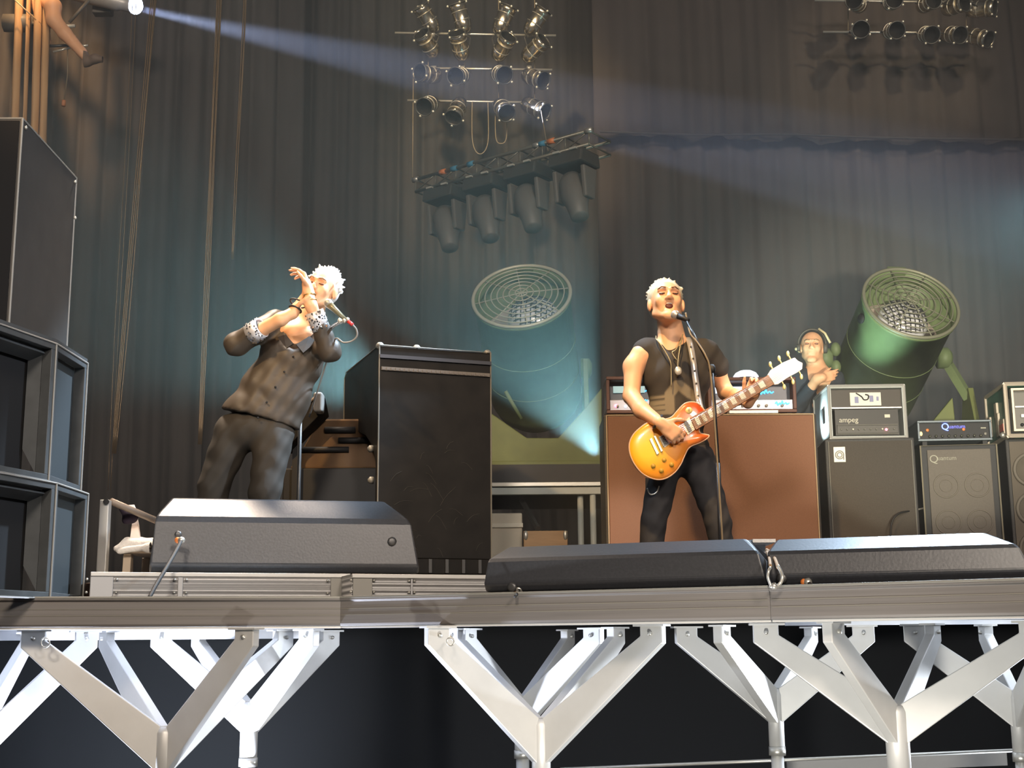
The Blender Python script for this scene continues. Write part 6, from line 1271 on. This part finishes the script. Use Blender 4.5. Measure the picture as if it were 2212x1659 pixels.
obj('shirt', S.mesh('shirt', 0.003), mat('dark blue black shirt', (0.03, 0.035, 0.045), 0.85), pt, True)
S = Sdf(lo-Vector((0, 0, 0.01)), Vector((hi.x, hi.y, 3.0)), 0.01)
S.ell((cx_, T0+0.02, 2.82), (0.165, 0.12, 0.12), k=0.04)
for sx in (-0.08, 0.08): S.cap((cx_+sx, T0+0.02, 2.78), (cx_+sx, T0+0.0, 2.42), 0.09, 0.07, 0.03).cap((cx_+sx, T0+0.0, 2.42), (cx_+sx, T0+0.03, DZ+0.29), 0.07, 0.06, 0.02)
obj('trousers', S.mesh('trousers'), M_BLACK, pt, True)
for sx in (-0.08, 0.08):
    S = Sdf((cx_+sx-0.08, T0-0.2, DZ+0.19), (cx_+sx+0.08, T0+0.14, DZ+0.33), 0.009); S.cap((cx_+sx, T0+0.04, DZ+0.25), (cx_+sx, T0-0.1, DZ+0.238), 0.045, 0.038, 0.02).plane((0, 0, DZ+0.202), (0, 0, -1)); obj('shoe', S.mesh('shoe'), M_BLACK, pt, True)
r_, f_, u_ = HAX3
bm = N(); tube(bm, [HL3(0.095*math.cos(a), -0.01, 0.03+0.11*math.sin(a)) for a in np.linspace(-0.1, math.pi+0.1, 16)], 0.008, 8)
for s in (-1, 1): lathe(bm, [(0.036, -0.012), (0.036, 0.012), (0.02, 0.018)], HL3(0.090*s, -0.005, -0.002), r_*s, 16)
obj('headset', bm, mat('dark headset', (0.08, 0.075, 0.06), 0.5), pt, True)
bm = N(); tube(bm, [HL3(0.10, 0, -0.02), HL3(0.085, 0.08, -0.05)], 0.004, 6); ball(bm, HL3(0.108, 0.015, -0.01), 0.012, n=8); obj('headset_microphone', bm, mat('pale tan fitting', (0.6, 0.52, 0.3), 0.4), pt, True)
bm = N(); tube(bm, [HL3(-0.045, 0.02, 0.135), HL3(-0.090, 0.02, 0.10), HL3(-0.125, 0.02, 0.03)], 0.009, 8); obj('headset_band', bm, mat('pale tan fitting', (0.6, 0.52, 0.3), 0.4), pt, True)

# ================================================================== HAZE
hm = bpy.data.materials.new('haze'); hm.use_nodes = True; nt = hm.node_tree
for n_ in list(nt.nodes): nt.nodes.remove(n_)
o_ = nt.nodes.new('ShaderNodeOutputMaterial'); v_ = nt.nodes.new('ShaderNodeVolumeScatter'); v_.inputs['Density'].default_value = 0.060; v_.inputs['Anisotropy'].default_value = 0.1; v_.inputs['Color'].default_value = (0.9, 0.95, 1, 1)
nt.links.new(v_.outputs[0], o_.inputs['Volume'])
bm = N(); box(bm, (-6.5, 7.75, DZ+0.02), (6.5, 12.0, 5.9)); hz = tag(obj('stage_haze', bm, hm), 'thin smoke haze hanging over the rear of the stage', 'haze', kind='stuff')
hm2 = hm.copy(); hm2.name = 'thin haze'; [n for n in hm2.node_tree.nodes if n.type == 'VOLUME_SCATTER'][0].inputs['Density'].default_value = 0.026
bm = N(); box(bm, (-6.5, 7.75, 5.901), (6.5, 12.0, 9.4)); tag(obj('upper_haze', bm, hm2), 'fainter smoke haze high up around the followspot beam and the rigs', 'haze', kind='stuff')
